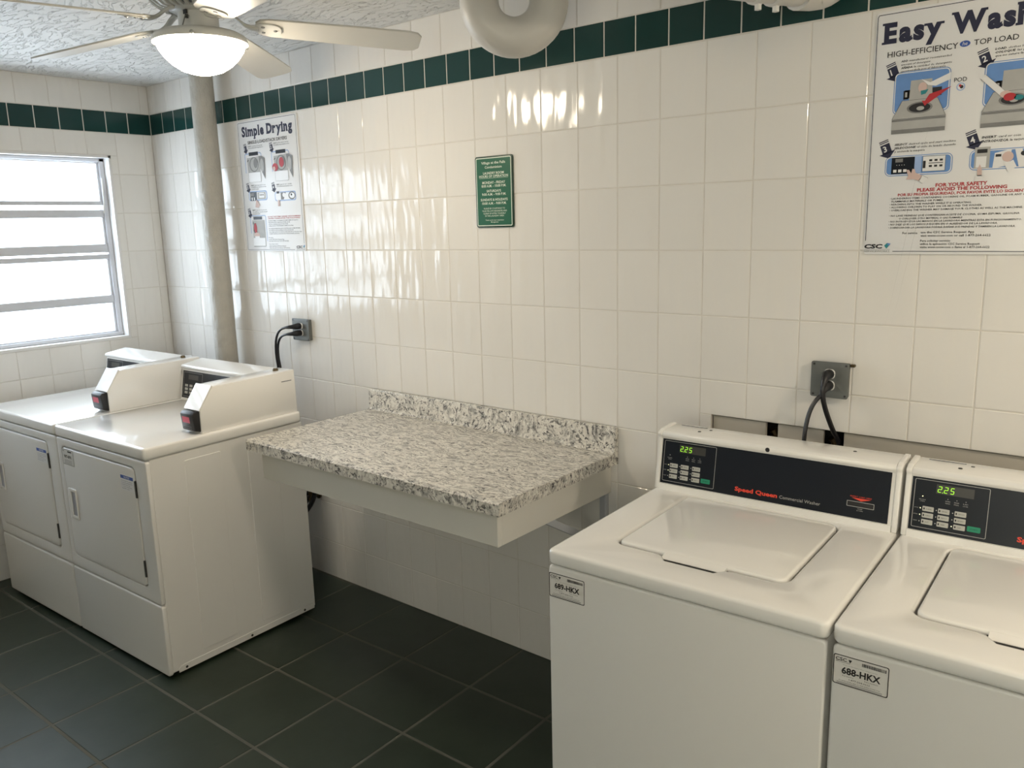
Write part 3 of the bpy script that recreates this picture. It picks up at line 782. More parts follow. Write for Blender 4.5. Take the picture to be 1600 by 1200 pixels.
WW, WD, WT = 0.645, 0.655, 0.920
def washer(loc, rot, number, label, lit):
    r = thing('washer', label, 'washer', loc, rot, None)
    # local frame: x from the left side, y from the front, z up
    obj('cabinet', lambda b: (box(b, 0.004, WW - 0.004, 0.012, WD, 0.030, 0.880, 0.008, 2)), 'enamel2', r)
    obj('front_panel', lambda b: plate(b, rrect(0.002, WW - 0.002, 0.075, 0.8815, 0.010, 4), [], 0.0, 0.016, 0.006, 0, 'y'), 'enamel2', r)
    bobj('toe_panel', 0.006, WW - 0.006, 0.010, 0.03, 0.025, 0.073, 'enamel2', r, 0.002, 1)
    for fx in (0.05, WW - 0.05):
        for fy in (0.06, WD - 0.06):
            obj('foot', lambda b: lathe(b, [(0, 0), (0.018, 0), (0.018, 0.014), (0.008, 0.016), (0.008, 0.034)], 14, (fx, fy, 0)), 'black', r)
    lid = [(0.117, 0.134), (0.125, 0.124)]
    LX0, LX1, LY0, LY1 = 0.116, 0.516, 0.128, 0.520
    def hole(g, notch):
        p = rrect(LX0 - g, LX1 + g, LY0 - g, LY1 + g, 0.026 + g, 6)
        if notch:
            # front edge runs from the third corner to the fourth: insert the finger notch
            i = 21
            p = p[:i] + [(0.222, LY0 - g), (0.240, LY0 - g - 0.006), (0.258, LY0 - g - 0.028), (0.372, LY0 - g - 0.028), (0.390, LY0 - g - 0.006), (0.408, LY0 - g)] + p[i:]
        return p
    obj('top_deck', lambda b: plate(b, rrect(0.0, WW, -0.004, WD, 0.018, 5), [hole(0.006, True)], 0.884, WT, 0.008), 'enamel', r)
    bobj('lid_well', LX0 - 0.03, LX1 + 0.03, LY0 - 0.05, LY1 + 0.03, 0.884, 0.892, 'enamel2', r)
    ld = obj('lid', lambda b: plate(b, rrect(LX0, LX1, LY0, LY1, 0.024, 6), [], 0.897, WT + 0.002, 0.006), 'enamel', r)
    obj('finger_slot', lambda b: plate(b, rrect(0.236, 0.394, LY0 - 0.040, LY0 + 0.004, 0.006, 3), [], 0.898, 0.9135), 'gap', ld)
    obj('finger_lip', lambda b: prism(b, [(LY0 - 0.019, 0.910), (LY0 + 0.010, 0.910), (LY0 + 0.010, 0.9215), (LY0 - 0.004, 0.9205), (LY0 - 0.019, 0.9145)], 'x', 0.240, 0.390), 'enamel', ld)
    # control console
    YB, YT = 0.541, 0.566
    prof = [(YB, WT), (YT - 0.002, 1.062), (YT - 0.009, 1.070), (YT - 0.009, 1.078), (YT - 0.002, 1.084), (0.652, 1.087), (0.660, 1.080), (0.664, WT)]
    obj('console', lambda b: prism(b, prof, 'x', 0.014, WW - 0.014, 0.0012, 1), 'enamel', r)
    cap = [(YB - 0.003, WT), (YT - 0.006, 1.066), (YT - 0.012, 1.074), (YT - 0.010, 1.081), (YT + 0.010, 1.088), (0.645, 1.092), (0.662, 1.084), (0.666, WT)]
    for a in (0.001, WW - 0.014):
        obj('console_end_cap', lambda b: prism(b, cap, 'x', a, a + 0.013, 0.003, 2), 'enamel', r)
    obj('console_base_strip', lambda b: prism(b, [(YB - 0.004, WT), (YB - 0.002, 0.937), (YB + 0.01, 0.937), (YB + 0.01, WT)], 'x', 0.014, WW - 0.014), 'enamel', r)
    ang = math.atan2(YT - 0.002 - YB, 1.062 - WT)
    # print plane: local z along the slanted face
    Mx = Matrix.Translation((0, YB, WT)) @ Matrix.Rotation(-ang, 4, 'X') @ Matrix.Translation((0, 0, -WT))
    pan = Print(0.0012, Mx)
    pan.rect(0.016, 0.622, 0.938, 1.064, 'panel')
    po = pan.done('control_panel', r)
    k = Print(0.0016, Mx)
    k.ring(rrect(0.022, 0.177, 0.945, 1.060, 0.003, 3), rrect(0.0231, 0.1759, 0.9461, 1.0589, 0.0022, 3), 'lgrey')
    kd = Print(0.0016, Mx)
    kd.rect(0.068, 0.146, 1.031, 1.053, 'smoke')
    for n, d in enumerate('225'): seven_seg(kd, 0.0715 + n * 0.0130, 1.0350, 0.0066, 0.0132, d, 'led')
    kd.ell(0.0815, 1.0345, 0.0010, 0.0010, 'led', 3, 8)
    kd.done('price_display', po)
    for n, (bx, bz, t) in enumerate([(x_, z_, tt) for z_, row in ((0.9915, ('NORMAL', 'PERM PRESS', 'DELICATE')), (0.976, ('NORMAL ECO', 'PERM ECO', 'BULKY')), (0.9605, ('HOT', 'WARM', 'COLD'))) for x_, tt in zip((0.055, 0.088, 0.1225), row)]):
        kk = Print(0.0018, Mx)
        kk.face(rrect(bx - 0.012, bx + 0.012, bz - 0.0058, bz + 0.0058, 0.0014, 2), 'keys', 1)
        kk.text(t, bx - 0.004, bz - 0.0015, 0.0028, 'ink', width=0.012 if len(t) > 4 else 0.008, lift=2, res=1)
        kk.ell(bx - 0.0085, bz, 0.0017, 0.0026, 'ink', 2, 8)
        kk.done('key', po)
    kk = Print(0.0018, Mx)
    kk.face(rrect(0.1385, 0.1655, 0.956, 0.9685, 0.0018, 2), 'key_green', 1)
    kk.text('START', 0.152, 0.9608, 0.0028, 'panel', 'c', lift=2, width=0.016, res=1)
    kk.done('start_key', po)
    for n, z_ in enumerate((0.9915, 0.976, 0.9605)):
        k.text(('CYCLE', 'EXTRA', 'TEMP')[n], 0.025, z_ - 0.001, 0.0022, 'lgrey', width=0.009, res=1)
        for m2, x_ in enumerate((0.0385, 0.0725, 0.1065)):
            on = lit and ((m2 == 0 and n < 2) or (m2 == 2 and n == 2)) or (not lit and m2 == 0 and n < 2)
            k.ell(x_, z_, 0.0014, 0.0014, 'led_w' if on else 'lgrey', 1, 8)
    k.ell(0.041, 1.020, 0.0014, 0.0014, 'led_w' if lit else 'lgrey', 1, 8)
    k.text('MACHINE', 0.034, 1.011, 0.0024, 'lgrey', width=0.014, res=1); k.text('OPEN', 0.036, 1.007, 0.0024, 'lgrey', width=0.010, res=1)
    for n, t in enumerate((('SPIN', 'WASH'), ('RINSE', 'FINAL'), ('LID', 'LOCK'))):
        k.ell(0.094 + n * 0.0185, 1.0215, 0.0010, 0.0010, 'lgrey', 1, 8)
        for q, tt in enumerate(t): k.text(tt, 0.094 + n * 0.0185, 1.0150 - 0.0048 * q, 0.0025, 'lgrey', 'c', width=0.010, res=1)
    k.done('keypad_print', po); k = Print(0.0016, Mx)
    k.text('Speed Queen', 0.237, 0.9530, 0.0108, 'brand_red', bold=0.035, width=0.115)
    k.text('Commercial Washer', 0.358, 0.9530, 0.0084, 'lgrey', width=0.104)
    k.done('brand_lettering', po); k = Print(0.0016, Mx)
    k.ring(rrect(0.525, 0.589, 0.966, 0.980, 0.001, 2), rrect(0.5263, 0.5877, 0.9673, 0.9787, 0.0006, 2), 'lgrey')
    k.rect(0.528, 0.586, 0.9685, 0.9775, 'black')
    k.text('INSERT CARD HERE', 0.532, 0.9905, 0.0030, 'brand_red', width=0.050, res=1)
    k.face([(0.535, 0.9885), (0.581, 0.9885), (0.558, 0.9818)], 'brand_red')
    k.text('CHIP', 0.557, 0.9610, 0.0028, 'lgrey', 'c', width=0.012, res=1); k.text('DOWN', 0.557, 0.9565, 0.0028, 'lgrey', 'c', width=0.014, res=1)
    k.done('card_slot_print', po)
    obj('lock_hole', lambda b: lathe(b, [(0, -0.0010), (0.0052, -0.0010), (0.0062, 0.001)], 18, (0.318, YT - 0.0095, 1.0745), 'y'), 'black', r)
    for x_, y_ in ((0.108, 0.600), (0.130, 0.628), (0.520, 0.620)):
        obj('console_screw', lambda b: lathe(b, [(0, 0.002), (0.004, 0.0015), (0.005, 0)], 12, (x_, y_, 1.0855)), 'dark_steel', r)
    obj('top_slot', lambda b: box(b, 0.035, 0.115, 0.639, 0.641, 1.0862, 1.0876), 'shade', r)
    asset_sticker(r, 0.005, 0.8035, 0.098, 0.0605, number)
    return r
WR = math.radians(2.0)
WX, WY = 3.2825, -0.8795
washer((WX, WY, 0), WR, '689-HKX', 'white top-loading washer next to the folding counter, tagged 689-HKX', False)
washer((WX + 0.6515 * math.cos(WR), WY + 0.6515 * math.sin(WR), 0), WR, '688-HKX', 'white top-loading washer cut off by the right edge, tagged 688-HKX', True)

# ================================================================== dryers
DW, DD, DT = 0.694, 0.700, 0.912
def dryer(loc, rot, label, number):
    r = thing('dryer', label, 'dryer', loc, rot)
    # side and back shell
    body = obj('cabinet', lambda b: box(b, 0.003, DW - 0.003, 0.016, DD, 0.022, 0.866, 0.003, 1), 'enamel2', r)
    for s, xx in ((1, DW - 0.003), (-1, 0.003)):
        for y0, y1 in ((0.150, 0.304), (0.425, 0.567)):
            obj('pressed_panel', lambda b: prism(b, rrect(y0, y1, 0.062, 0.832, 0.006, 2), 'x', xx - 0.004, xx + 0.0016, 0.0012, 1), 'enamel2', body)
        st = obj('skirt_strip', lambda b: prism(b, [(0.040, 0.014), (DD - 0.006, 0.014), (DD - 0.006, 0.028), (DD - 0.016, 0.040), (0.052, 0.040), (0.040, 0.030)], 'x', xx - 0.003, xx + 0.0012, 0.0008, 1), 'enamel2', body)
        for y_ in (0.072, 0.368, 0.640):
            obj('screw', lambda b: lathe(b, [(0, s * 0.0034), (0.0045, s * 0.003), (0.0055, 0.001 * s)], 10, (xx, y_, 0.025), 'x'), 'dark_steel', st)
    for fx in (0.05, DW - 0.05):
        for fy in (0.06, DD - 0.06):
            obj('foot', lambda b: lathe(b, [(0, 0), (0.018, 0), (0.018, 0.012), (0.008, 0.013), (0.008, 0.026)], 14, (fx, fy, 0)), 'black', r)
    # upper front with the door opening, lower front
    DX0, DX1, DZ0, DZ1 = 0.040, 0.606, 0.360, 0.826
    corner = rrect(DX0 - 0.0032, DX1 + 0.0032, DZ0 - 0.0032, DZ1 + 0.0032, 0.022, 5)
    obj('front_panel', lambda b: plate(b, rrect(0.0, DW, 0.304, 0.863, 0.012, 4), [corner], 0.0, 0.018, 0.005, 0, 'y'), 'enamel2', r)
    obj('lower_front_panel', lambda b: plate(b, rrect(0.0, DW, 0.014, 0.301, 0.012, 4), [], -0.001, 0.018, 0.006, 0, 'y'), 'enamel2', r)
    door = obj('door', lambda b: plate(b, rrect(DX0 + 0.0012, DX1 - 0.0012, DZ0 + 0.0012, DZ1 - 0.0012, 0.020, 5), [], -0.0028, 0.016, 0.003, 0, 'y'), 'enamel2', r)
    bobj('door_gasket', DX0 - 0.01, DX1 + 0.01, 0.0165, 0.020, DZ0 - 0.01, DZ1 + 0.01, 'gap', r)
    hx0, hx1, hz0, hz1 = 0.066, 0.128, 0.528, 0.658
    hd = obj('door_handle', lambda b: plate(b, rrect(hx0, hx1, hz0, hz1, 0.005, 3), [rrect(hx0 + 0.018, hx1 - 0.010, hz0 + 0.014, hz1 - 0.014, 0.003, 3)], -0.0075, -0.0026, 0.0016, 0, 'y'), 'enamel', door)
    bobj('handle_recess', hx0 + 0.017, hx1 - 0.009, -0.0040, -0.0030, hz0 + 0.013, hz1 - 0.013, 'recess', hd)
    for z0 in (0.400, 0.712):
        bobj('hinge', DX1 - 0.004, DX1 + 0.005, -0.0045, 0.004, z0, z0 + 0.066, 'dark_steel', door, 0.0015, 1)
    # stickers on the door
    bobj('notice_label', 0.506, 0.598, -0.0036, -0.0027, 0.730, 0.790, 'board', door)
    p = Print(0.0040)
    p.rect(0.507, 0.597, 0.7755, 0.7885, 'notice'); p.text('NOTICE', 0.552, 0.7785, 0.0070, 'board', 'c', bold=0.02, width=0.040)
    for k, (t, w) in enumerate((('Read all instructions before using the dryer.', .080), ('Do not dry items cleaned with solvent.', .080), ('Clean lint filter after each load.', .060), ('Lea las instrucciones antes de usar.', .074), ('Limpie el filtro de pelusa.', .055))):
        p.text(t, 0.511, 0.766 - 0.0075 * k, 0.0036, 'ink', width=w, res=1)
    p.done('notice_print', door)
    if number:
        bobj('label_plate', 0.046, 0.140, -0.0036, -0.0027, 0.757, 0.822, 'label', door)
        p = Print(0.0040)
        p.ring(rrect(0.046, 0.140, 0.757, 0.822, 0.004, 3), rrect(0.0475, 0.1385, 0.7585, 0.8205, 0.003, 3), 'ink')
        p.text('CSC', 0.052, 0.812, 0.005, 'ink', bold=0.02, width=0.018); p.rect(0.095, 0.128, 0.810, 0.816, 'ink', 1)
        p.text(number, 0.093, 0.785, 0.0125, 'ink', 'c', bold=0.02, width=0.062)
        for k in range(3): p.rect(0.062, 0.124, 0.775 - 0.006 * k, 0.7766 - 0.006 * k, 'grey', 1)
        p.done('label_print', door)
    # top
    top = obj('top_panel', lambda b: plate(b, rrect(-0.001, DW + 0.001, -0.004, DD, 0.016, 5), [], 0.867, DT, 0.009), 'enamel', r)
    # payment housing, along the right side of the top
    HX0, HX1 = 0.575, 0.677
    prof = [(0.244, DT), (0.244, 1.001), (0.304, 1.086), (0.692, 1.092), (0.696, DT)]
    mc = obj('payment_housing', lambda b: prism(b, prof, 'x', HX0, HX1, 0.003, 2), 'enamel', r)
    nrm = Vector((0, -(1.086 - 1.001), 0.304 - 0.244)).normalized()
    obj('front_cover', lambda b: prism(b, [(0.2425, 0.998), (0.3015, 1.0835), (0.306, 1.089), (0.30, 1.0915), (0.2385, 1.003)], 'x', HX0 - 0.001, HX1 + 0.001, 0.001, 1), 'enamel', mc)
    rd = obj('card_reader', lambda b: prism(b, [(0.245, 0.917), (0.218, 0.926), (0.212, 0.990), (0.222, 1.000), (0.245, 1.000)], 'x', 0.588, 0.672, 0.004, 2), 'black', mc)
    Mx = Matrix.Translation((0, 0.2135, 0.958)) @ Matrix.Rotation(-math.atan2(0.006, -0.064) + PI, 4, 'X')
    Mx = Matrix.Translation((0, 0.2150, 0.958)) @ Matrix.Rotation(math.atan2(0.006, 0.064), 4, 'X')
    p = Print(0.0012, Mx)
    p.rect(0.602, 0.650, -0.002, 0.022, 'led_r')
    p.rect(0.600, 0.655, -0.018, -0.016, 'shade'); p.rect(0.600, 0.655, -0.026, -0.024, 'shade')
    p.done('reader_display', rd)
    obj('lock', lambda b: lathe(b, [(0, 0.011), (0.009, 0.010), (0.012, 0.004), (0.013, 0)], 16, (0.622, 0.640, 1.0905)), 'brass', mc)
    bobj('name_slot', HX1 - 0.0002, HX1 + 0.0008, 0.625, 0.675, 1.048, 1.051, 'shade', mc)
    # control console to the left of the housing
    YB, YT = 0.560, 0.590
    cprof = [(YB, DT), (YT - 0.004, 1.054), (YT - 0.013, 1.060), (YT - 0.014, 1.068), (YT - 0.006, 1.074), (0.690, 1.090), (0.694, DT)]
    cn = obj('console', lambda b: prism(b, cprof, 'x', 0.004, HX0 + 0.002, 0.002, 1), 'enamel', r)
    ang = math.atan2(YT - 0.004 - YB, 1.054 - DT)
    Mx = Matrix.Translation((0, YB, DT)) @ Matrix.Rotation(-ang, 4, 'X') @ Matrix.Translation((0, 0, -DT))
    p = Print(0.0012, Mx); p.rect(0.014, HX0 - 0.008, 0.926, 1.050, 'panel')
    po = p.done('control_panel', r)
    p = Print(0.0016, Mx)
    p.ring(rrect(0.022, 0.170, 0.933, 1.044, 0.003, 3), rrect(0.0231, 0.1689, 0.9341, 1.0429, 0.002, 3), 'lgrey')
    p.rect(0.060, 0.138, 1.012, 1.034, 'smoke')
    for n in range(9): p.face(rrect(0.036 + (n % 3) * 0.036, 0.060 + (n % 3) * 0.036, 0.946 + (n // 3) * 0.016, 0.957 + (n // 3) * 0.016, 0.001, 2), 'keys', 1)
    p.done('keypad_print', po); p = Print(0.0016, Mx)
    p.text('Speed Queen', 0.225, 0.944, 0.0100, 'brand_red', bold=0.035, width=0.105); p.text('Commercial Dryer', 0.338, 0.944, 0.0080, 'lgrey', width=0.095)
    p.done('brand_lettering', po)
    return r
DR_ = math.radians(2.03)
FRX, FRY = 1.5555, -0.979
for k, (lab, num) in enumerate((('white front-loading dryer beside the counter, with a tag on its door corner', 'W7-6PX'), ('white front-loading dryer farther left, under the window end', None))):
    dx = DW + 0.005
    x = FRX - (DW + dx * k) * math.cos(DR_); y = FRY - (DW + dx * k) * math.sin(DR_)
    dryer((x, y, 0), DR_, lab, num)

# ================================================================== outlets and cords
def outlet(loc, label, w, h, rust=False):
    r = thing('outlet_box', label, 'outlet', loc)
    obj('cover_plate', lambda b: plate(b, rrect(0, w, 0, h, 0.006, 3), [rrect(w * .36, w * .64, h * .54, h * .80, 0.009, 3), rrect(w * .36, w * .64, h * .22, h * .48, 0.009, 3)], -0.022, -0.019, 0.001, 0, 'y'), 'box', r)
    bobj('back_box', 0.003, w - 0.003, -0.0195, 0.0, 0.003, h - 0.003, 'box', r, 0.002, 1)
    for z in (h * .67, h * .35):
        obj('receptacle', lambda b: plate(b, rrect(w * .355, w * .645, z - h * .135, z + h * .135, 0.010, 4), [], -0.0235, -0.018, 0.001, 0, 'y'), 'white', r)
    for sx in (0.008, w - 0.008):
        for sz in (0.008, h - 0.008):
            obj('screw', lambda b: lathe(b, [(0, -0.0235), (0.003, -0.0232), (0.0035, -0.0218)], 8, (sx, 0, sz), 'y'), 'dark_steel', r)
    if rust:
        bobj('conduit_clip', w - 0.001, w + 0.012, -0.012, 0, h - 0.012, h - 0.004, 'brass', r, 0.002, 1)
    return r
OL = (1.156, 0, 1.161); OR_ = (3.5855, 0, 1.168)
outlet(OL, 'grey double outlet plate with black plugs above the dryers', 0.123, 0.102)
outlet(OR_, 'grey square double outlet plate with black plugs above the washers', 0.104, 0.102, True)

def cord(name, plug_at, path, label, group, side, r=0.0055):
    t = thing(name, label, 'cord', plug_at, 0, group)
    P = Vector(plug_at)
    def plug(b):
        pts = [(0, 0.0, 0), (0, -0.012, 0), (0, -0.026, 0), Vector((side[0], -0.036, side[1])), Vector((side[0] * 2.6, -0.044, side[1] * 2.6)), Vector((side[0] * 4, -0.048, side[1] * 4))]
        tube(b, pts, [0.014, 0.0145, 0.013, 0.010, 0.008, 0.006], 12)
    obj('plug', plug, 'rubber', t)
    obj('cable', lambda b: tube(b, [Vector(p) - P for p in path], r, 8), 'rubber', t)
    return t
gL = 'dryer power cords'; gR = 'washer power cords'
zU, zD = 0.067, 0.036
p1 = (OL[0] + 0.060, -0.0245, OL[2] + 0.068); p2 = (OL[0] + 0.062, -0.0245, OL[2] + 0.036)
def lcord(p, bx, by):
    s = Vector((p[0] - 0.040, p[1] - 0.046, p[2] - 0.004))
    a = bez(s, (p[0] - 0.07, -0.075, p[2] - 0.01), (bx, by, p[2] - 0.02), (bx, by, 1.10), 10)
    return a + bez((bx, by, 1.10), (bx, by, 1.04), (bx + 0.01, by + 0.01, 1.0), (bx + 0.015, by + 0.02, 0.70), 8)[1:]
cord('power_cord', p1, lcord(p1, 1.086, -0.075), 'black dryer cord plugged into the upper socket of the left outlet', gL, (-0.010, -0.001))
cord('power_cord', p2, lcord(p2, 1.096, -0.070), 'black dryer cord plugged into the lower socket of the left outlet', gL, (-0.010, -0.001))
q1 = (OR_[0] + 0.052, -0.0245, OR_[2] + 0.068); q2 = (OR_[0] + 0.052, -0.0245, OR_[2] + 0.036)
c1 = bez((q1[0] - 0.001, q1[1] - 0.046, q1[2] - 0.026), (q1[0] - 0.001, -0.078, q1[2] - 0.06), (q1[0] + 0.004, -0.060, 1.14), (q1[0] + 0.016, -0.016, 1.072), 10) + [Vector((q1[0] + 0.022, 0.025, 1.03)), Vector((q1[0] + 0.022, 0.032, 0.93))]
c2 = bez((q2[0] - 0.006, q2[1] - 0.046, q2[2] - 0.022), (q2[0] - 0.020, -0.085, 1.165), (q2[0] - 0.034, -0.092, 1.14), (q2[0] - 0.036, -0.100, 1.06), 10) + [Vector((q2[0] - 0.040, -0.105, 0.96))]
cord('power_cord', q1, c1, 'black cord from the upper right socket running down into the dark wall hole', gR, (0.0, -0.007), 0.0072)
cord('power_cord', q2, c2, 'black cord from the lower right socket dropping behind the washer', gR, (-0.001, -0.006), 0.0062)

# gas valve cluster low on the wall between dryer and counter
gv = thing('supply_valve', 'dark hose valve cluster low on the wall behind the dryer', 'valve', (1.24, -0.003, 0.36))
obj('valve_body', lambda b: (lathe(b, [(0, 0), (0.022, 0), (0.022, -0.006), (0.012, -0.008), (0.012, -0.045), (0, -0.045)], 14, (0, 0, 0.05), 'y'), lathe(b, [(0, -0.03), (0.014, -0.03), (0.014, 0.03), (0, 0.03)], 12, (0, -0.045, 0.05))), 'brass', gv)
obj('valve_handle', lambda b: box(b, -0.006, 0.006, -0.085, -0.050, 0.046, 0.058, 0.002, 1), 'dark_steel', gv)
for x_ in (-0.012, 0.03):
    obj('hose', lambda b: tube(b, bez((x_, -0.045, 0.08), (x_ - 0.01, -0.05, 0.02), (x_ - 0.03, -0.06, 0.0), (x_ - 0.12, -0.08, -0.10), 10), 0.011, 10), 'rubber', gv)

# ================================================================== signs
def slab_title(p, body, x, z, cap, width, m_, bold=0.035):
    """heavy slab-serif title: bold letters with serif bars at the stem ends"""
    gl = []; cx = 0.0; gap = 0.055
    for ch in body:
        if ch == ' ': cx += 0.30; continue
        vs, fs, w = text_geo(ch, bold, 0, 1.0, 3)
        gl.append((ch, cx, vs, fs, w)); cx += w + gap + (0.03 if ch in 'Ehmnlipr' else 0)
    tot = cx - gap; s = cap / CAP; sx = width / tot; mi = p.mi(m_)
    SER = {  # (where along the width, height in em or key, half length)
        'E': [(0.10, 'b', .13), (0.10, 't', .13)], 'W': [(0.07, 't', .12), (0.93, 't', .12), (0.5, 't', .08)], 'S': [], 'D': [(0.12, 'b', .12), (0.12, 't', .12)],
        'h': [(0.13, 'b', .12), (0.87, 'b', .12), (0.10, 'T', .09)], 'i': [(0.5, 'b', .13), (0.35, 'x', .08)], 'n': [(0.13, 'b', .12), (0.87, 'b', .12), (0.08, 'x', .09)],
        'm': [(0.09, 'b', .11), (0.5, 'b', .11), (0.91, 'b', .11), (0.06, 'x', .08)], 'p': [(0.13, 'd', .13), (0.08, 'x', .09)], 'l': [(0.5, 'b', .13), (0.35, 'T', .09)],
        'r': [(0.2, 'b', .13), (0.14, 'x', .09)], 'y': [(0.08, 'x', .12), (0.92, 'x', .12)], 'a': [(0.93, 'b', .07)]}
    for ch, gx, vs, fs, w in gl:
        V = [p.bm.verts.new(p.M @ Vector((x + (gx + a) * sx, -p.h - 0.0003, z + b * s))) for a, b in vs]
        for f in fs: p.bm.faces.new([V[i] for i in f]).material_index = mi
        ys = [b for a, b in vs]; top, bot = max(ys), min(ys)
        for fx, wh, hl in SER.get(ch, []):
            t = 0.085
            zz = {'b': 0.0 - bold if ch != 'a' else 0.0, 'd': bot, 't': top - t, 'T': top - t, 'x': (top if ch != 'i' else 0.53) - t}[wh]
            p.rect(x + (gx + fx * w - hl) * sx, x + (gx + fx * w + hl) * sx, z + zz * s, z + (zz + t) * s, m_, 1.4)

def num_arrow(p, x, z, s, n, rot=0.35):
    """dark numbered arrow leaning to the right, pointing down; (x, z) is its tip"""
    c, sn = math.cos(rot), math.sin(rot)
    T = lambda a, b: (x + (a * c - b * sn) * s, z + (a * sn + b * c) * s)
    p.face([T(-0.24, 0.30), T(0.24, 0.30), T(0.24, 0.80), T(-0.24, 0.80)], 'navy'); p.face([T(-0.42, 0.34), T(0, 0), T(0.42, 0.34)], 'navy')
    for k in (0.86, 0.95): p.face([T(-0.24, k), T(0.24, k), T(0.24, k + 0.05), T(-0.24, k + 0.05)], 'navy')
    p.text(n, *T(-0.14, 0.40), 0.30 * s, 'board', bold=0.02, lift=2, rot=rot)

def blue_frame(p, x0, x1, z0, z1, r):
    p.face(rrect(x0, x1, z0, z1, r, 5), 'blue'); p.face(rrect(x0 + 0.0018, x1 - 0.0018, z0 + 0.0018, z1 - 0.0018, r * .85, 5), 'board', 1)
    p.face(rrect(x0 + 0.004, x1 - 0.004, z0 + 0.004, z1 - 0.004, r * .7, 5), 'blue', 2)

def csc_logo(p, x, z, s):
    p.text('CSC', x, z + 0.010 * s, 0.0105 * s, 'ink', bold=0.045, width=0.046 * s, shear=0.1)
    p.face([(x + 0.050 * s, z + 0.017 * s), (x + 0.057 * s, z + 0.024 * s), (x + 0.064 * s, z + 0.019 * s), (x + 0.056 * s, z + 0.009 * s)], 'teal', 1)
    p.face([(x + 0.057 * s, z + 0.024 * s), (x + 0.066 * s, z + 0.022 * s), (x + 0.060 * s, z + 0.016 * s)], 'blue', 2)
    p.rect(x, x + 0.065 * s, z + 0.0068 * s, z + 0.0074 * s, 'grey', 1)
    p.text('SERVICEWORKS', x, z, 0.0050 * s, 'grey', width=0.064 * s)

# ---- Easy Washing poster
EWW, EWH = 0.452, 0.606
ew = thing('poster', 'large washing instruction poster with bold Easy Wash title, above the washers', 'poster', (3.705, 0, 1.568))
obj('board', lambda b: plate(b, rrect(0, EWW, 0, EWH, 0.008, 4), [], -0.0045, -0.0005, 0.0005, 0, 'y'), 'board', ew)
p = Print(0.0050)
p.line([(0.003, 0.036), (0.003, 0.594), (0.006, 0.599), (EWW - 0.006, 0.599), (EWW - 0.003, 0.594), (EWW - 0.003, 0.012), (EWW - 0.006, 0.0075), (0.073, 0.0075)], 0.0016, 'navy')
p.done('border_line', ew)
p = Print(0.0050); slab_title(p, 'Easy Washing', 0.020, 0.5305, 0.0455, 0.412, 'navy', 0.05); p.done('title', ew)
p = Print(0.0050)
p.text('HIGH-EFFICIENCY', 0.031, 0.4945, 0.0135, 'ink', bold=0.006, width=0.161); p.done('subtitle', ew); p = Print(0.0050); p.text('TOP LOAD', 0.226, 0.4965, 0.0125, 'ink', bold=0.006, width=0.093); p.text('WASHERS', 0.331, 0.4965, 0.0125, 'ink', bold=0.006, width=0.090)
p.done('subtitle', ew); p = Print(0.0050)
p.ell(0.2065, 0.503, 0.0115, 0.0072, 'notice'); p.text('he', 0.2065, 0.4995, 0.0085, 'board', 'c', shear=0.2, lift=2)
p.done('efficiency_emblem', ew); p = Print(0.0050)
p.text('POD', 0.189, 0.4165, 0.0100, 'ink', bold=0.006, width=0.028)
p.done('pod_lettering', ew)
p = Print(0.0050)
def two(p, x, z, head, rest, cap, w, hw_):
    p.text(head, x, z, cap, 'ink', bold=0.03, width=hw_, shear=0.15, res=1)
    if rest: p.text(rest, x + hw_ + cap * 0.7, z, cap, 'ink', bold=0.008, width=w - hw_ - cap * 0.7, shear=0.15, res=1)
two(p, 0.0645, 0.4790, 'ADD', 'manufacturer recommended', 0.0046, 0.115, 0.016); p.text('amount of detergent', 0.0645, 0.4710, 0.0046, 'ink', bold=0.008, width=0.068, shear=0.15, res=1)
two(p, 0.0650, 0.4630, 'AÑADA', 'la cantidad de detergente', 0.0046, 0.116, 0.027); p.text('recomendada por el fabricante', 0.0650, 0.4555, 0.0046, 'ink', bold=0.008, width=0.103, shear=0.15, res=1)
p.done('step_text', ew); p = Print(0.0050)
two(p, 0.2720, 0.4790, 'LOAD', 'clothes loosely in machine', 0.0046, 0.120, 0.024); two(p, 0.2725, 0.4712, 'COLOQUE', 'las prendas de modo', 0.0046, 0.125, 0.042); p.text('que no sature la maquina', 0.2730, 0.4634, 0.0046, 'ink', bold=0.008, width=0.090, shear=0.15, res=1)
p.done('step_text', ew); p = Print(0.0050)
two(p, 0.0610, 0.2760, 'SELECT', 'desired cycle and start machine', 0.0048, 0.142, 0.031); two(p, 0.0612, 0.2675, 'SELECCIONE', 'el ciclo de lavado deseado', 0.0048, 0.142, 0.051); p.text('y encienda la maquina', 0.0616, 0.2590, 0.0048, 'ink', bold=0.008, width=0.072, shear=0.15, res=1)
p.done('step_text', ew); p = Print(0.0050)
two(p, 0.2590, 0.2780, 'INSERT', 'card or coin', 0.0052, 0.082, 0.032); two(p, 0.2595, 0.2685, 'INTRODUZCA', 'la tarjeta o moneda', 0.0052, 0.130, 0.056)
p.done('step_text', ew)
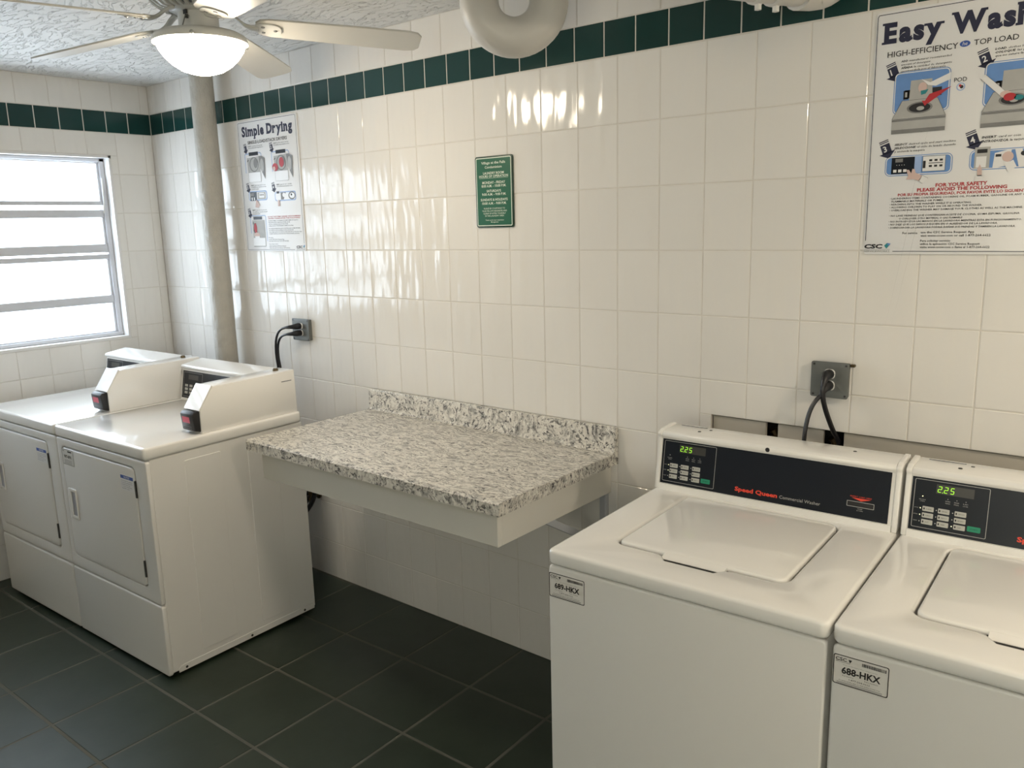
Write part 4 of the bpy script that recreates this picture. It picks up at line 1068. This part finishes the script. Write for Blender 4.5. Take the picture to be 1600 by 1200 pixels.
# step 1: detergent into the open washer
def mini_washer(p, x, z, s, red):
    blue_frame(p, x + 0.000 * s, x + 0.130 * s, z + 0.048 * s, z + 0.150 * s, 0.012 * s)
    q = lambda a, b: (x + a * s, z + b * s)
    p.face([q(0.027, 0.085), q(0.027, 0.105), q(0.112, 0.105), q(0.112, 0.085)], 'ink', 3)
    p.face([q(0.024, 0.083), q(0.036, 0.083), q(0.036, 0.104), q(0.024, 0.104)], 'ink', 3); p.rect(x + 0.028 * s, x + 0.033 * s, z + 0.088 * s, z + 0.100 * s, 'lgrey', 4)
    p.face([q(0.038, 0.080), q(0.092, 0.080), q(0.089, 0.127), q(0.040, 0.127)], 'lgrey', 4)
    p.face([q(0.0, 0.036), q(0.022, 0.080), q(0.104, 0.080), q(0.125, 0.036)], 'lgrey', 4); p.line([q(0.0, 0.036), q(0.022, 0.080), q(0.104, 0.080), q(0.125, 0.036), q(0.0, 0.036)], 0.0006, 'ink', 5)
    p.ell(x + 0.064 * s, z + 0.060 * s, 0.030 * s, 0.014 * s, 'grey', 5); p.ell(x + 0.064 * s, z + 0.060 * s, 0.025 * s, 0.011 * s, 'ink', 6); p.ell(x + 0.066 * s, z + 0.058 * s, 0.009 * s, 0.005 * s, 'lgrey', 7)
    p.face([q(0.0, 0.0), q(0.125, 0.0), q(0.125, 0.035), q(0.0, 0.035)], 'grey', 4); p.face([q(0.0, 0.010), q(0.125, 0.010), q(0.125, 0.030), q(0.0, 0.030)], 'lgrey', 5)
    if red:
        p.face([q(0.064, 0.128), q(0.085, 0.118), q(0.130, 0.136), q(0.130, 0.120), q(0.098, 0.108), q(0.080, 0.112)], 'board', 6)
        p.face([q(0.064, 0.100), q(0.082, 0.102), q(0.076, 0.092), q(0.066, 0.090)], 'teal', 7); p.ell(x + 0.068 * s, z + 0.108 * s, 0.010 * s, 0.012 * s, 'pink', 6)
        p.face([q(0.134, 0.103), q(0.085, 0.090), q(0.075, 0.074), q(0.083, 0.068)], 'red', 8); p.face([q(0.068, 0.076), q(0.087, 0.073), q(0.076, 0.063)], 'red', 9)
p = Print(0.0050); mini_washer(p, 0.051, 0.305, 1.0, True)
p.ell(0.2045, 0.4045, 0.0095, 0.0095, 'blue2'); p.ell(0.2045, 0.4045, 0.0072, 0.0072, 'board', 1); p.ell(0.2065, 0.404, 0.004, 0.004, 'ink', 2); p.ell(0.203, 0.407, 0.003, 0.003, 'red', 3)
num_arrow(p, 0.056, 0.434, 0.048, '1'); p.done('step_one_picture', ew)
p = Print(0.0050); mini_washer(p, 0.254, 0.303, 1.0, False)
p.face([(0.247, 0.417), (0.256, 0.426), (0.300, 0.384), (0.292, 0.372)], 'board', 6); p.line([(0.247, 0.416), (0.292, 0.372)], 0.0006, 'grey', 7); p.line([(0.256, 0.426), (0.300, 0.384)], 0.0006, 'grey', 7)
p.ell(0.302, 0.376, 0.012, 0.008, 'pink', 7); p.ell(0.311, 0.369, 0.013, 0.009, 'red', 8); p.ell(0.330, 0.366, 0.010, 0.006, 'teal', 8)
num_arrow(p, 0.262, 0.438, 0.048, '2'); p.done('step_two_picture', ew)
p = Print(0.0050); blue_frame(p, 0.041, 0.199, 0.200, 0.250, 0.013)
p.rect(0.057, 0.112, 0.205, 0.246, 'panel', 3); p.rect(0.066, 0.084, 0.234, 0.243, 'grey', 4)
for k in range(3): p.rect(0.062 + k * 0.012, 0.070 + k * 0.012, 0.209, 0.216, 'board', 4)
for k in range(4): p.ell(0.070 + k * 0.006, 0.227, 0.001, 0.001, 'board', 4, 6)
p.rect(0.112, 0.128, 0.205, 0.247, 'blue2', 3); p.rect(0.131, 0.183, 0.208, 0.245, 'board', 3); p.line([(0.131, 0.208), (0.183, 0.208), (0.183, 0.245), (0.131, 0.245)], 0.0007, 'ink', 4, True)
p.rect(0.132, 0.138, 0.216, 0.234, 'ink', 4)
for k in range(3):
    for z_ in (0.218, 0.232): p.rect(0.146 + k * 0.012, 0.153 + k * 0.012, z_, z_ + 0.005, 'ink', 4)
p.rect(0.145, 0.178, 0.2265, 0.229, 'grey', 4)
p.face([(0.094, 0.190), (0.099, 0.198), (0.094, 0.214), (0.100, 0.214), (0.106, 0.205), (0.108, 0.216), (0.114, 0.215), (0.116, 0.206), (0.132, 0.198), (0.126, 0.185), (0.112, 0.190)], 'pink', 6)
p.face([(0.132, 0.199), (0.146, 0.191), (0.134, 0.178), (0.124, 0.185)], 'board', 6); p.line([(0.132, 0.199), (0.146, 0.191)], 0.0006, 'grey', 7); p.line([(0.124, 0.185), (0.134, 0.178)], 0.0006, 'grey', 7)
num_arrow(p, 0.050, 0.245, 0.048, '3'); p.done('step_three_picture', ew)
p = Print(0.0050); blue_frame(p, 0.236, 0.412, 0.204, 0.252, 0.013)
p.rect(0.247, 0.280, 0.208, 0.258, 'lgrey', 3); p.rect(0.251, 0.273, 0.210, 0.236, 'board', 4); p.rect(0.252, 0.274, 0.244, 0.253, 'ink', 4)
p.face([(0.256, 0.190), (0.255, 0.206), (0.260, 0.218), (0.265, 0.206), (0.266, 0.190)], 'pink', 5); p.face([(0.252, 0.178), (0.252, 0.192), (0.268, 0.192), (0.270, 0.178)], 'board', 5)
p.face([(0.287, 0.206), (0.290, 0.242), (0.325, 0.250), (0.322, 0.212)], 'board', 3); p.rect(0.292, 0.304, 0.233, 0.239, 'ink', 4); p.ell(0.318, 0.232, 0.012, 0.012, 'pink', 5)
p.face([(0.312, 0.214), (0.330, 0.224), (0.338, 0.208), (0.322, 0.196)], 'board', 6); p.face([(0.332, 0.248), (0.346, 0.250), (0.362, 0.206), (0.342, 0.208)], 'board', 4); p.ell(0.352, 0.238, 0.008, 0.006, 'ink', 5)
num_arrow(p, 0.250, 0.252, 0.048, '4'); p.done('step_four_picture', ew)
p = Print(0.0050)
p.text('FOR YOUR SAFETY', 0.222, 0.1685, 0.0085, 'red', 'c', bold=0.03, width=0.115); p.text('PLEASE AVOID THE FOLLOWING', 0.222, 0.1585, 0.0080, 'red', 'c', bold=0.03, width=0.200)
p.text('POR SU PROPIA SEGURIDAD, POR FAVOR EVITE LO SIGUIENTE', 0.222, 0.1488, 0.0064, 'red', 'c', bold=0.025, width=0.290); p.done('warning_heading', ew)
p = Print(0.0050)
for k, (z_, t, w_, bul) in enumerate(((0.1408, 'LAUNDERING ITEMS CONTAINING COOKING OIL, FOAM RUBBER, GASOLINE OR ANY OTHER', 0.318, 1), (0.1334, 'FLAMMABLE MATERIALS OR FUMES.', 0.123, 0), (0.1258, 'REACHING INTO THE WASHER WHILE IT IS OPERATING.', 0.186, 1), (0.1185, 'ALLOWING CHILDREN TO PLAY ON OR AROUND THE WASHER.', 0.210, 1), (0.1108, 'OVERLOADING THE WASHER MAY DAMAGE YOUR CLOTHES AS WELL AS THE MACHINE.', 0.296, 1),
        (0.0968, 'NO LAVE PRENDAS QUE CONTENGAN ACEITE DE COCINA, GOMA ESPUMA, GASOLINA', 0.290, 1), (0.0894, 'O CUALQUIER OTRO MATERIAL O GAS FLAMABLE.', 0.169, 0), (0.0820, 'NO INTRODUZCA LAS MANOS EN LA LAVADORA MIENTRAS ESTA EN FUNCIONAMIENTO.', 0.296, 1), (0.0744, 'NO DEJE QUE LOS NIÑOS JUEGUEN EN O ALREDEDOR DE LA LAVADORA.', 0.246, 1), (0.0664, 'SOBRECARGAR LA LAVADORA PODRIA DAÑAR SUS PRENDAS Y TAMBIEN LA LAVADORA.', 0.284, 1))):
    p.text(t, 0.0625, z_, 0.0044, 'ink', bold=0.012, width=w_, shear=0.15 if k > 4 else 0, res=1)
    if bul: p.ell(0.0595, z_ + 0.0022, 0.0008, 0.0008, 'ink', 1, 6)
p.text('For service', 0.094, 0.0520, 0.0052, 'ink', bold=0.015, width=0.036, res=1)
for z_, t, w_ in ((0.0535, 'use the CSC Service Request App', 0.122), (0.0450, 'visit www.cscsw.com or call 1-877-264-6622', 0.158), (0.0320, 'Para solicitar servicio', 0.070), (0.0240, 'utilice la aplicación CSC Service Request', 0.136), (0.0160, 'visite www.cscsw.com o llame al 1-877-264-6622', 0.158)):
    p.text(t, 0.138, z_, 0.0052, 'ink', bold=0.015, width=w_, res=1)
p.done('body_text', ew)
p = Print(0.0050); csc_logo(p, 0.001, 0.0055, 1.0); p.done('logo', ew)

# ---- Simple Drying poster
SDW, SDH = 0.462, 0.602
sd = thing('poster', 'smaller-looking drying instruction poster titled Simple Drying, beside the standpipe', 'poster', (0.818, 0, 1.573))
obj('board', lambda b: plate(b, rrect(0, SDW, 0, SDH, 0.008, 4), [], -0.0045, -0.0005, 0.0005, 0, 'y'), 'board', sd)
p = Print(0.0050)
p.line([(0.380, 0.006), (0.010, 0.006), (0.006, 0.010), (0.006, 0.592), (0.010, 0.596), (SDW - 0.014, 0.596), (SDW - 0.010, 0.592), (SDW - 0.010, 0.036)], 0.0018, 'navy'); p.done('border_line', sd)
p = Print(0.0050); slab_title(p, 'Simple Drying', 0.034, 0.534, 0.042, 0.392, 'navy', 0.05); p.done('title', sd)
p = Print(0.0050); p.text('SINGLE-LOAD/STACK DRYERS', 0.076, 0.4965, 0.0140, 'ink', bold=0.014, width=0.306); p.done('subtitle', sd)
for x_, z_, hd_, rs, lines in ((0.076, 0.484, 'LOAD', 'clothes loosely', 1), (0.276, 0.484, 'CLEAN', 'lint filter before starting', 2), (0.076, 0.305, 'SELECT', 'desired temperature and cycle', 3), (0.276, 0.300, 'INSERT', 'card or coin', 2), (0.070, 0.190, 'REMOVE', 'clothes when the cycle is over', 3)):
    p = Print(0.0050)
    two(p, x_, z_, hd_, rs, 0.0046, 0.115, 0.024); p.text('COLOQUE la ropa sin apretar en la secadora'[:28 + 4 * lines], x_, z_ - 0.0085, 0.0046, 'ink', bold=0.015, width=0.120, res=1, shear=0.15)
    if lines > 2: p.text('y encienda la maquina', x_, z_ - 0.017, 0.0046, 'ink', bold=0.01, width=0.060, res=1, shear=0.15)
    p.done('step_text', sd)
def mini_dryer(p, x, z, cloth):
    q = lambda a, b: (x + a, z + b)
    p.line([q(0.0, 0.045), q(0.0, 0.126), q(0.006, 0.131), q(0.124, 0.131), q(0.130, 0.126), q(0.130, 0.10)], 0.004, 'blue2')
    p.rect(x + 0.034, x + 0.108, z + 0.121, z + 0.137, 'panel', 2)
    p.face([q(0.020, 0.012), q(0.016, 0.112), q(0.118, 0.116), q(0.118, 0.012)], 'lgrey', 1); p.rect(x + 0.020, x + 0.118, z + 0.0, z + 0.045, 'board', 3); p.line([q(0.020, 0.0), q(0.118, 0.0), q(0.118, 0.045), q(0.020, 0.045)], 0.001, 'grey', 4, True)
    p.ell(x + 0.070, z + 0.080, 0.036, 0.034, 'grey', 4); p.ell(x + 0.072, z + 0.080, 0.030, 0.029, 'lgrey', 5); p.ell(x + 0.084, z + 0.085, 0.016, 0.022, 'grey', 6)
    p.face([q(0.112, 0.116), q(0.120, 0.060), q(0.152, 0.010), q(0.158, 0.105), q(0.135, 0.116)], 'grey', 5); p.ell(x + 0.134, z + 0.074, 0.014, 0.030, 'lgrey', 6)
    p.line([q(0.020, 0.096), q(0.028, 0.102)], 0.004, 'ink', 6)
    if cloth:
        p.ell(x + 0.024, z + 0.062, 0.022, 0.018, 'red', 8); p.ell(x + 0.074, z + 0.082, 0.018, 0.022, 'red', 7); p.ell(x + 0.016, z + 0.056, 0.010, 0.010, 'pink', 9)
p = Print(0.0050); mini_dryer(p, 0.044, 0.322, False); num_arrow(p, 0.058, 0.454, 0.046, '1', 0.2); p.done('step_one_picture', sd)
p = Print(0.0050); mini_dryer(p, 0.256, 0.318, True); num_arrow(p, 0.264, 0.446, 0.046, '2', 0.2); p.done('step_two_picture', sd)
p = Print(0.0050); p.face(rrect(0.050, 0.198, 0.236, 0.281, 0.012, 4), 'blue2'); p.face(rrect(0.056, 0.192, 0.241, 0.276, 0.009, 4), 'board', 1)
p.rect(0.062, 0.116, 0.236, 0.277, 'panel', 2); p.rect(0.066, 0.092, 0.258, 0.272, 'grey', 3); p.rect(0.122, 0.186, 0.242, 0.274, 'lgrey', 2); p.face(rrect(0.134, 0.176, 0.248, 0.270, 0.004, 3), 'board', 3)
for k in range(3): p.rect(0.140 + k * 0.012, 0.146 + k * 0.012, 0.258, 0.265, 'ink', 4)
for k in range(2): p.rect(0.072 + k * 0.018, 0.080 + k * 0.018, 0.238, 0.252, 'board', 3)
p.face([(0.098, 0.205), (0.108, 0.240), (0.118, 0.236), (0.136, 0.214), (0.122, 0.203)], 'pink', 5); num_arrow(p, 0.054, 0.274, 0.046, '3', 0.2); p.done('step_three_picture', sd)
p = Print(0.0050); p.face(rrect(0.258, 0.418, 0.228, 0.270, 0.012, 4), 'blue2'); p.face(rrect(0.263, 0.413, 0.233, 0.265, 0.009, 4), 'board', 1)
p.rect(0.272, 0.296, 0.230, 0.278, 'board', 2); p.rect(0.274, 0.294, 0.262, 0.272, 'ink', 3); p.face([(0.305, 0.234), (0.305, 0.266), (0.345, 0.266), (0.325, 0.234)], 'grey', 3); p.ell(0.330, 0.254, 0.012, 0.010, 'board', 4); p.ell(0.388, 0.250, 0.026, 0.018, 'grey', 3); p.ell(0.390, 0.250, 0.019, 0.012, 'board', 4); p.ell(0.386, 0.254, 0.006, 0.005, 'ink', 5)
p.face([(0.278, 0.205), (0.280, 0.232), (0.292, 0.232), (0.296, 0.205)], 'pink', 4); num_arrow(p, 0.258, 0.268, 0.046, '4', 0.2); p.done('step_four_picture', sd)
p = Print(0.0050)
p.line([(0.046, 0.085), (0.046, 0.160), (0.052, 0.166), (0.166, 0.166), (0.172, 0.160), (0.172, 0.047)], 0.004, 'blue2'); p.rect(0.072, 0.142, 0.148, 0.162, 'panel', 2); p.rect(0.060, 0.160, 0.022, 0.145, 'lgrey', 1); p.rect(0.060, 0.155, 0.022, 0.062, 'board', 2); p.line([(0.060, 0.022), (0.155, 0.022)], 0.002, 'ink', 3)
p.face([(0.066, 0.095), (0.072, 0.130), (0.090, 0.132), (0.096, 0.088), (0.080, 0.076)], 'ink', 2); p.ell(0.084, 0.108, 0.012, 0.024, 'red', 3); p.ell(0.092, 0.076, 0.024, 0.012, 'pink', 4); p.rect(0.076, 0.112, 0.060, 0.070, 'board', 5); p.line([(0.067, 0.128), (0.070, 0.136)], 0.004, 'ink', 4)
num_arrow(p, 0.050, 0.156, 0.046, '5', 0.2); p.done('step_five_picture', sd)
p = Print(0.0050)
p.text('DO NOT DRY ITEMS CLEANED WITH FLAMMABLE', 0.190, 0.1560, 0.0052, 'red', bold=0.02, width=0.250, res=1); p.text('LIQUIDS. PLEASE AVOID THE FOLLOWING:', 0.190, 0.1480, 0.0052, 'red', bold=0.02, width=0.248, res=1); p.done('warning_heading', sd)
p = Print(0.0050)
for z_, t, w_ in ((0.1380, 'DRYING ITEMS CONTAINING FOAM RUBBER OR PLASTIC', 0.228), (0.1300, 'REACHING INTO A MOVING DRYER DRUM', 0.165), (0.1220, 'LETTING CHILDREN PLAY IN THE DRYER', 0.150), (0.1140, 'OVERLOADING THE DRYER MAY DAMAGE CLOTHES', 0.190),
        (0.1020, 'NO SEQUE PRENDAS QUE CONTENGAN GOMA ESPUMA', 0.240), (0.0940, 'NO INTRODUZCA LAS MANOS EN LA SECADORA', 0.190), (0.0860, 'NO DEJE QUE LOS NIÑOS JUEGUEN EN LA SECADORA', 0.250), (0.0780, 'SOBRECARGAR LA SECADORA PUEDE DAÑAR LA ROPA', 0.230)):
    p.text(t, 0.192, z_, 0.0042, 'ink', bold=0.008, width=w_, res=1)
for z_, t, w_ in ((0.0600, 'For service', 0.035), (0.0520, 'use the CSC Service Request App', 0.120), (0.0440, 'visit www.cscsw.com or call 1-877-264-6622', 0.155), (0.0300, 'Para solicitar servicio', 0.070), (0.0210, 'utilice la aplicación CSC Service Request', 0.130), (0.0120, 'visite www.cscsw.com o llame al 1-877-264-6622', 0.160)):
    p.text(t, 0.184, z_, 0.0048, 'ink', bold=0.012, width=w_, res=1)
p.done('body_text', sd)
p = Print(0.0050); csc_logo(p, 0.394, 0.0035, 0.98); p.done('logo', sd)

# ---- green opening-hours sign
GSW, GSH = 0.177, 0.2535
gs = thing('hours_sign', 'small green plastic sign listing the laundry room opening hours', 'sign', (2.3215, 0, 1.660))
obj('sign_plate', lambda b: plate(b, rrect(0, GSW, 0, GSH, 0.009, 5), [], -0.0065, -0.0005, 0.0012, 0, 'y'), 'sign_edge', gs)
p = Print(0.0070)
p.face(rrect(0.0055, GSW - 0.0055, 0.0055, GSH - 0.0055, 0.005, 4), 'cream'); p.face(rrect(0.0085, GSW - 0.0085, 0.0085, GSH - 0.0085, 0.003, 4), 'sign', 1); p.done('sign_face', gs)
p = Print(0.0070); c = GSW / 2
for t, z_, w_, cap, bd in (('Village at the Falls', 0.2255, 0.113, 0.0090, .012), ('Condominium', 0.2105, 0.080, 0.0085, .012), ('LAUNDRY ROOM', 0.1895, 0.098, 0.0085, .02), ('HOURS OF OPERATION', 0.1785, 0.137, 0.0082, .02), ('MONDAY - FRIDAY', 0.1560, 0.108, 0.0088, .02), ('8:00 A.M. - 10:00 P.M.', 0.1440, 0.116, 0.0088, .02),
        ('SATURDAYS', 0.1265, 0.068, 0.0082, .02), ('9:00 A.M. - 9:00 P.M.', 0.1145, 0.114, 0.0086, .02), ('SUNDAYS & HOLIDAYS', 0.0955, 0.128, 0.0084, .02), ('10:00 A.M. - 9:00 P.M.', 0.0825, 0.115, 0.0086, .02),
        ('PLEASE BE COURTEOUS TO', 0.0655, 0.100, 0.0056, .004), ('YOUR FELLOW NEIGHBORS AND', 0.0565, 0.118, 0.0056, .004), ('CLEAN UP AFTER YOURSELF', 0.0475, 0.106, 0.0056, .004), ('IN THE LAUNDRY AREA', 0.0390, 0.090, 0.0056, .004), ('Thank you for your cooperation', 0.0245, 0.088, 0.0044, .008), ('Management', 0.0175, 0.036, 0.0044, .008)):
    p.text(t, c, z_, cap, 'cream', 'c', bold=bd, width=w_, lift=2)
p.rect(0.021, 0.157, 0.1755, 0.1763, 'cream', 2)
p.done('sign_lettering', gs)
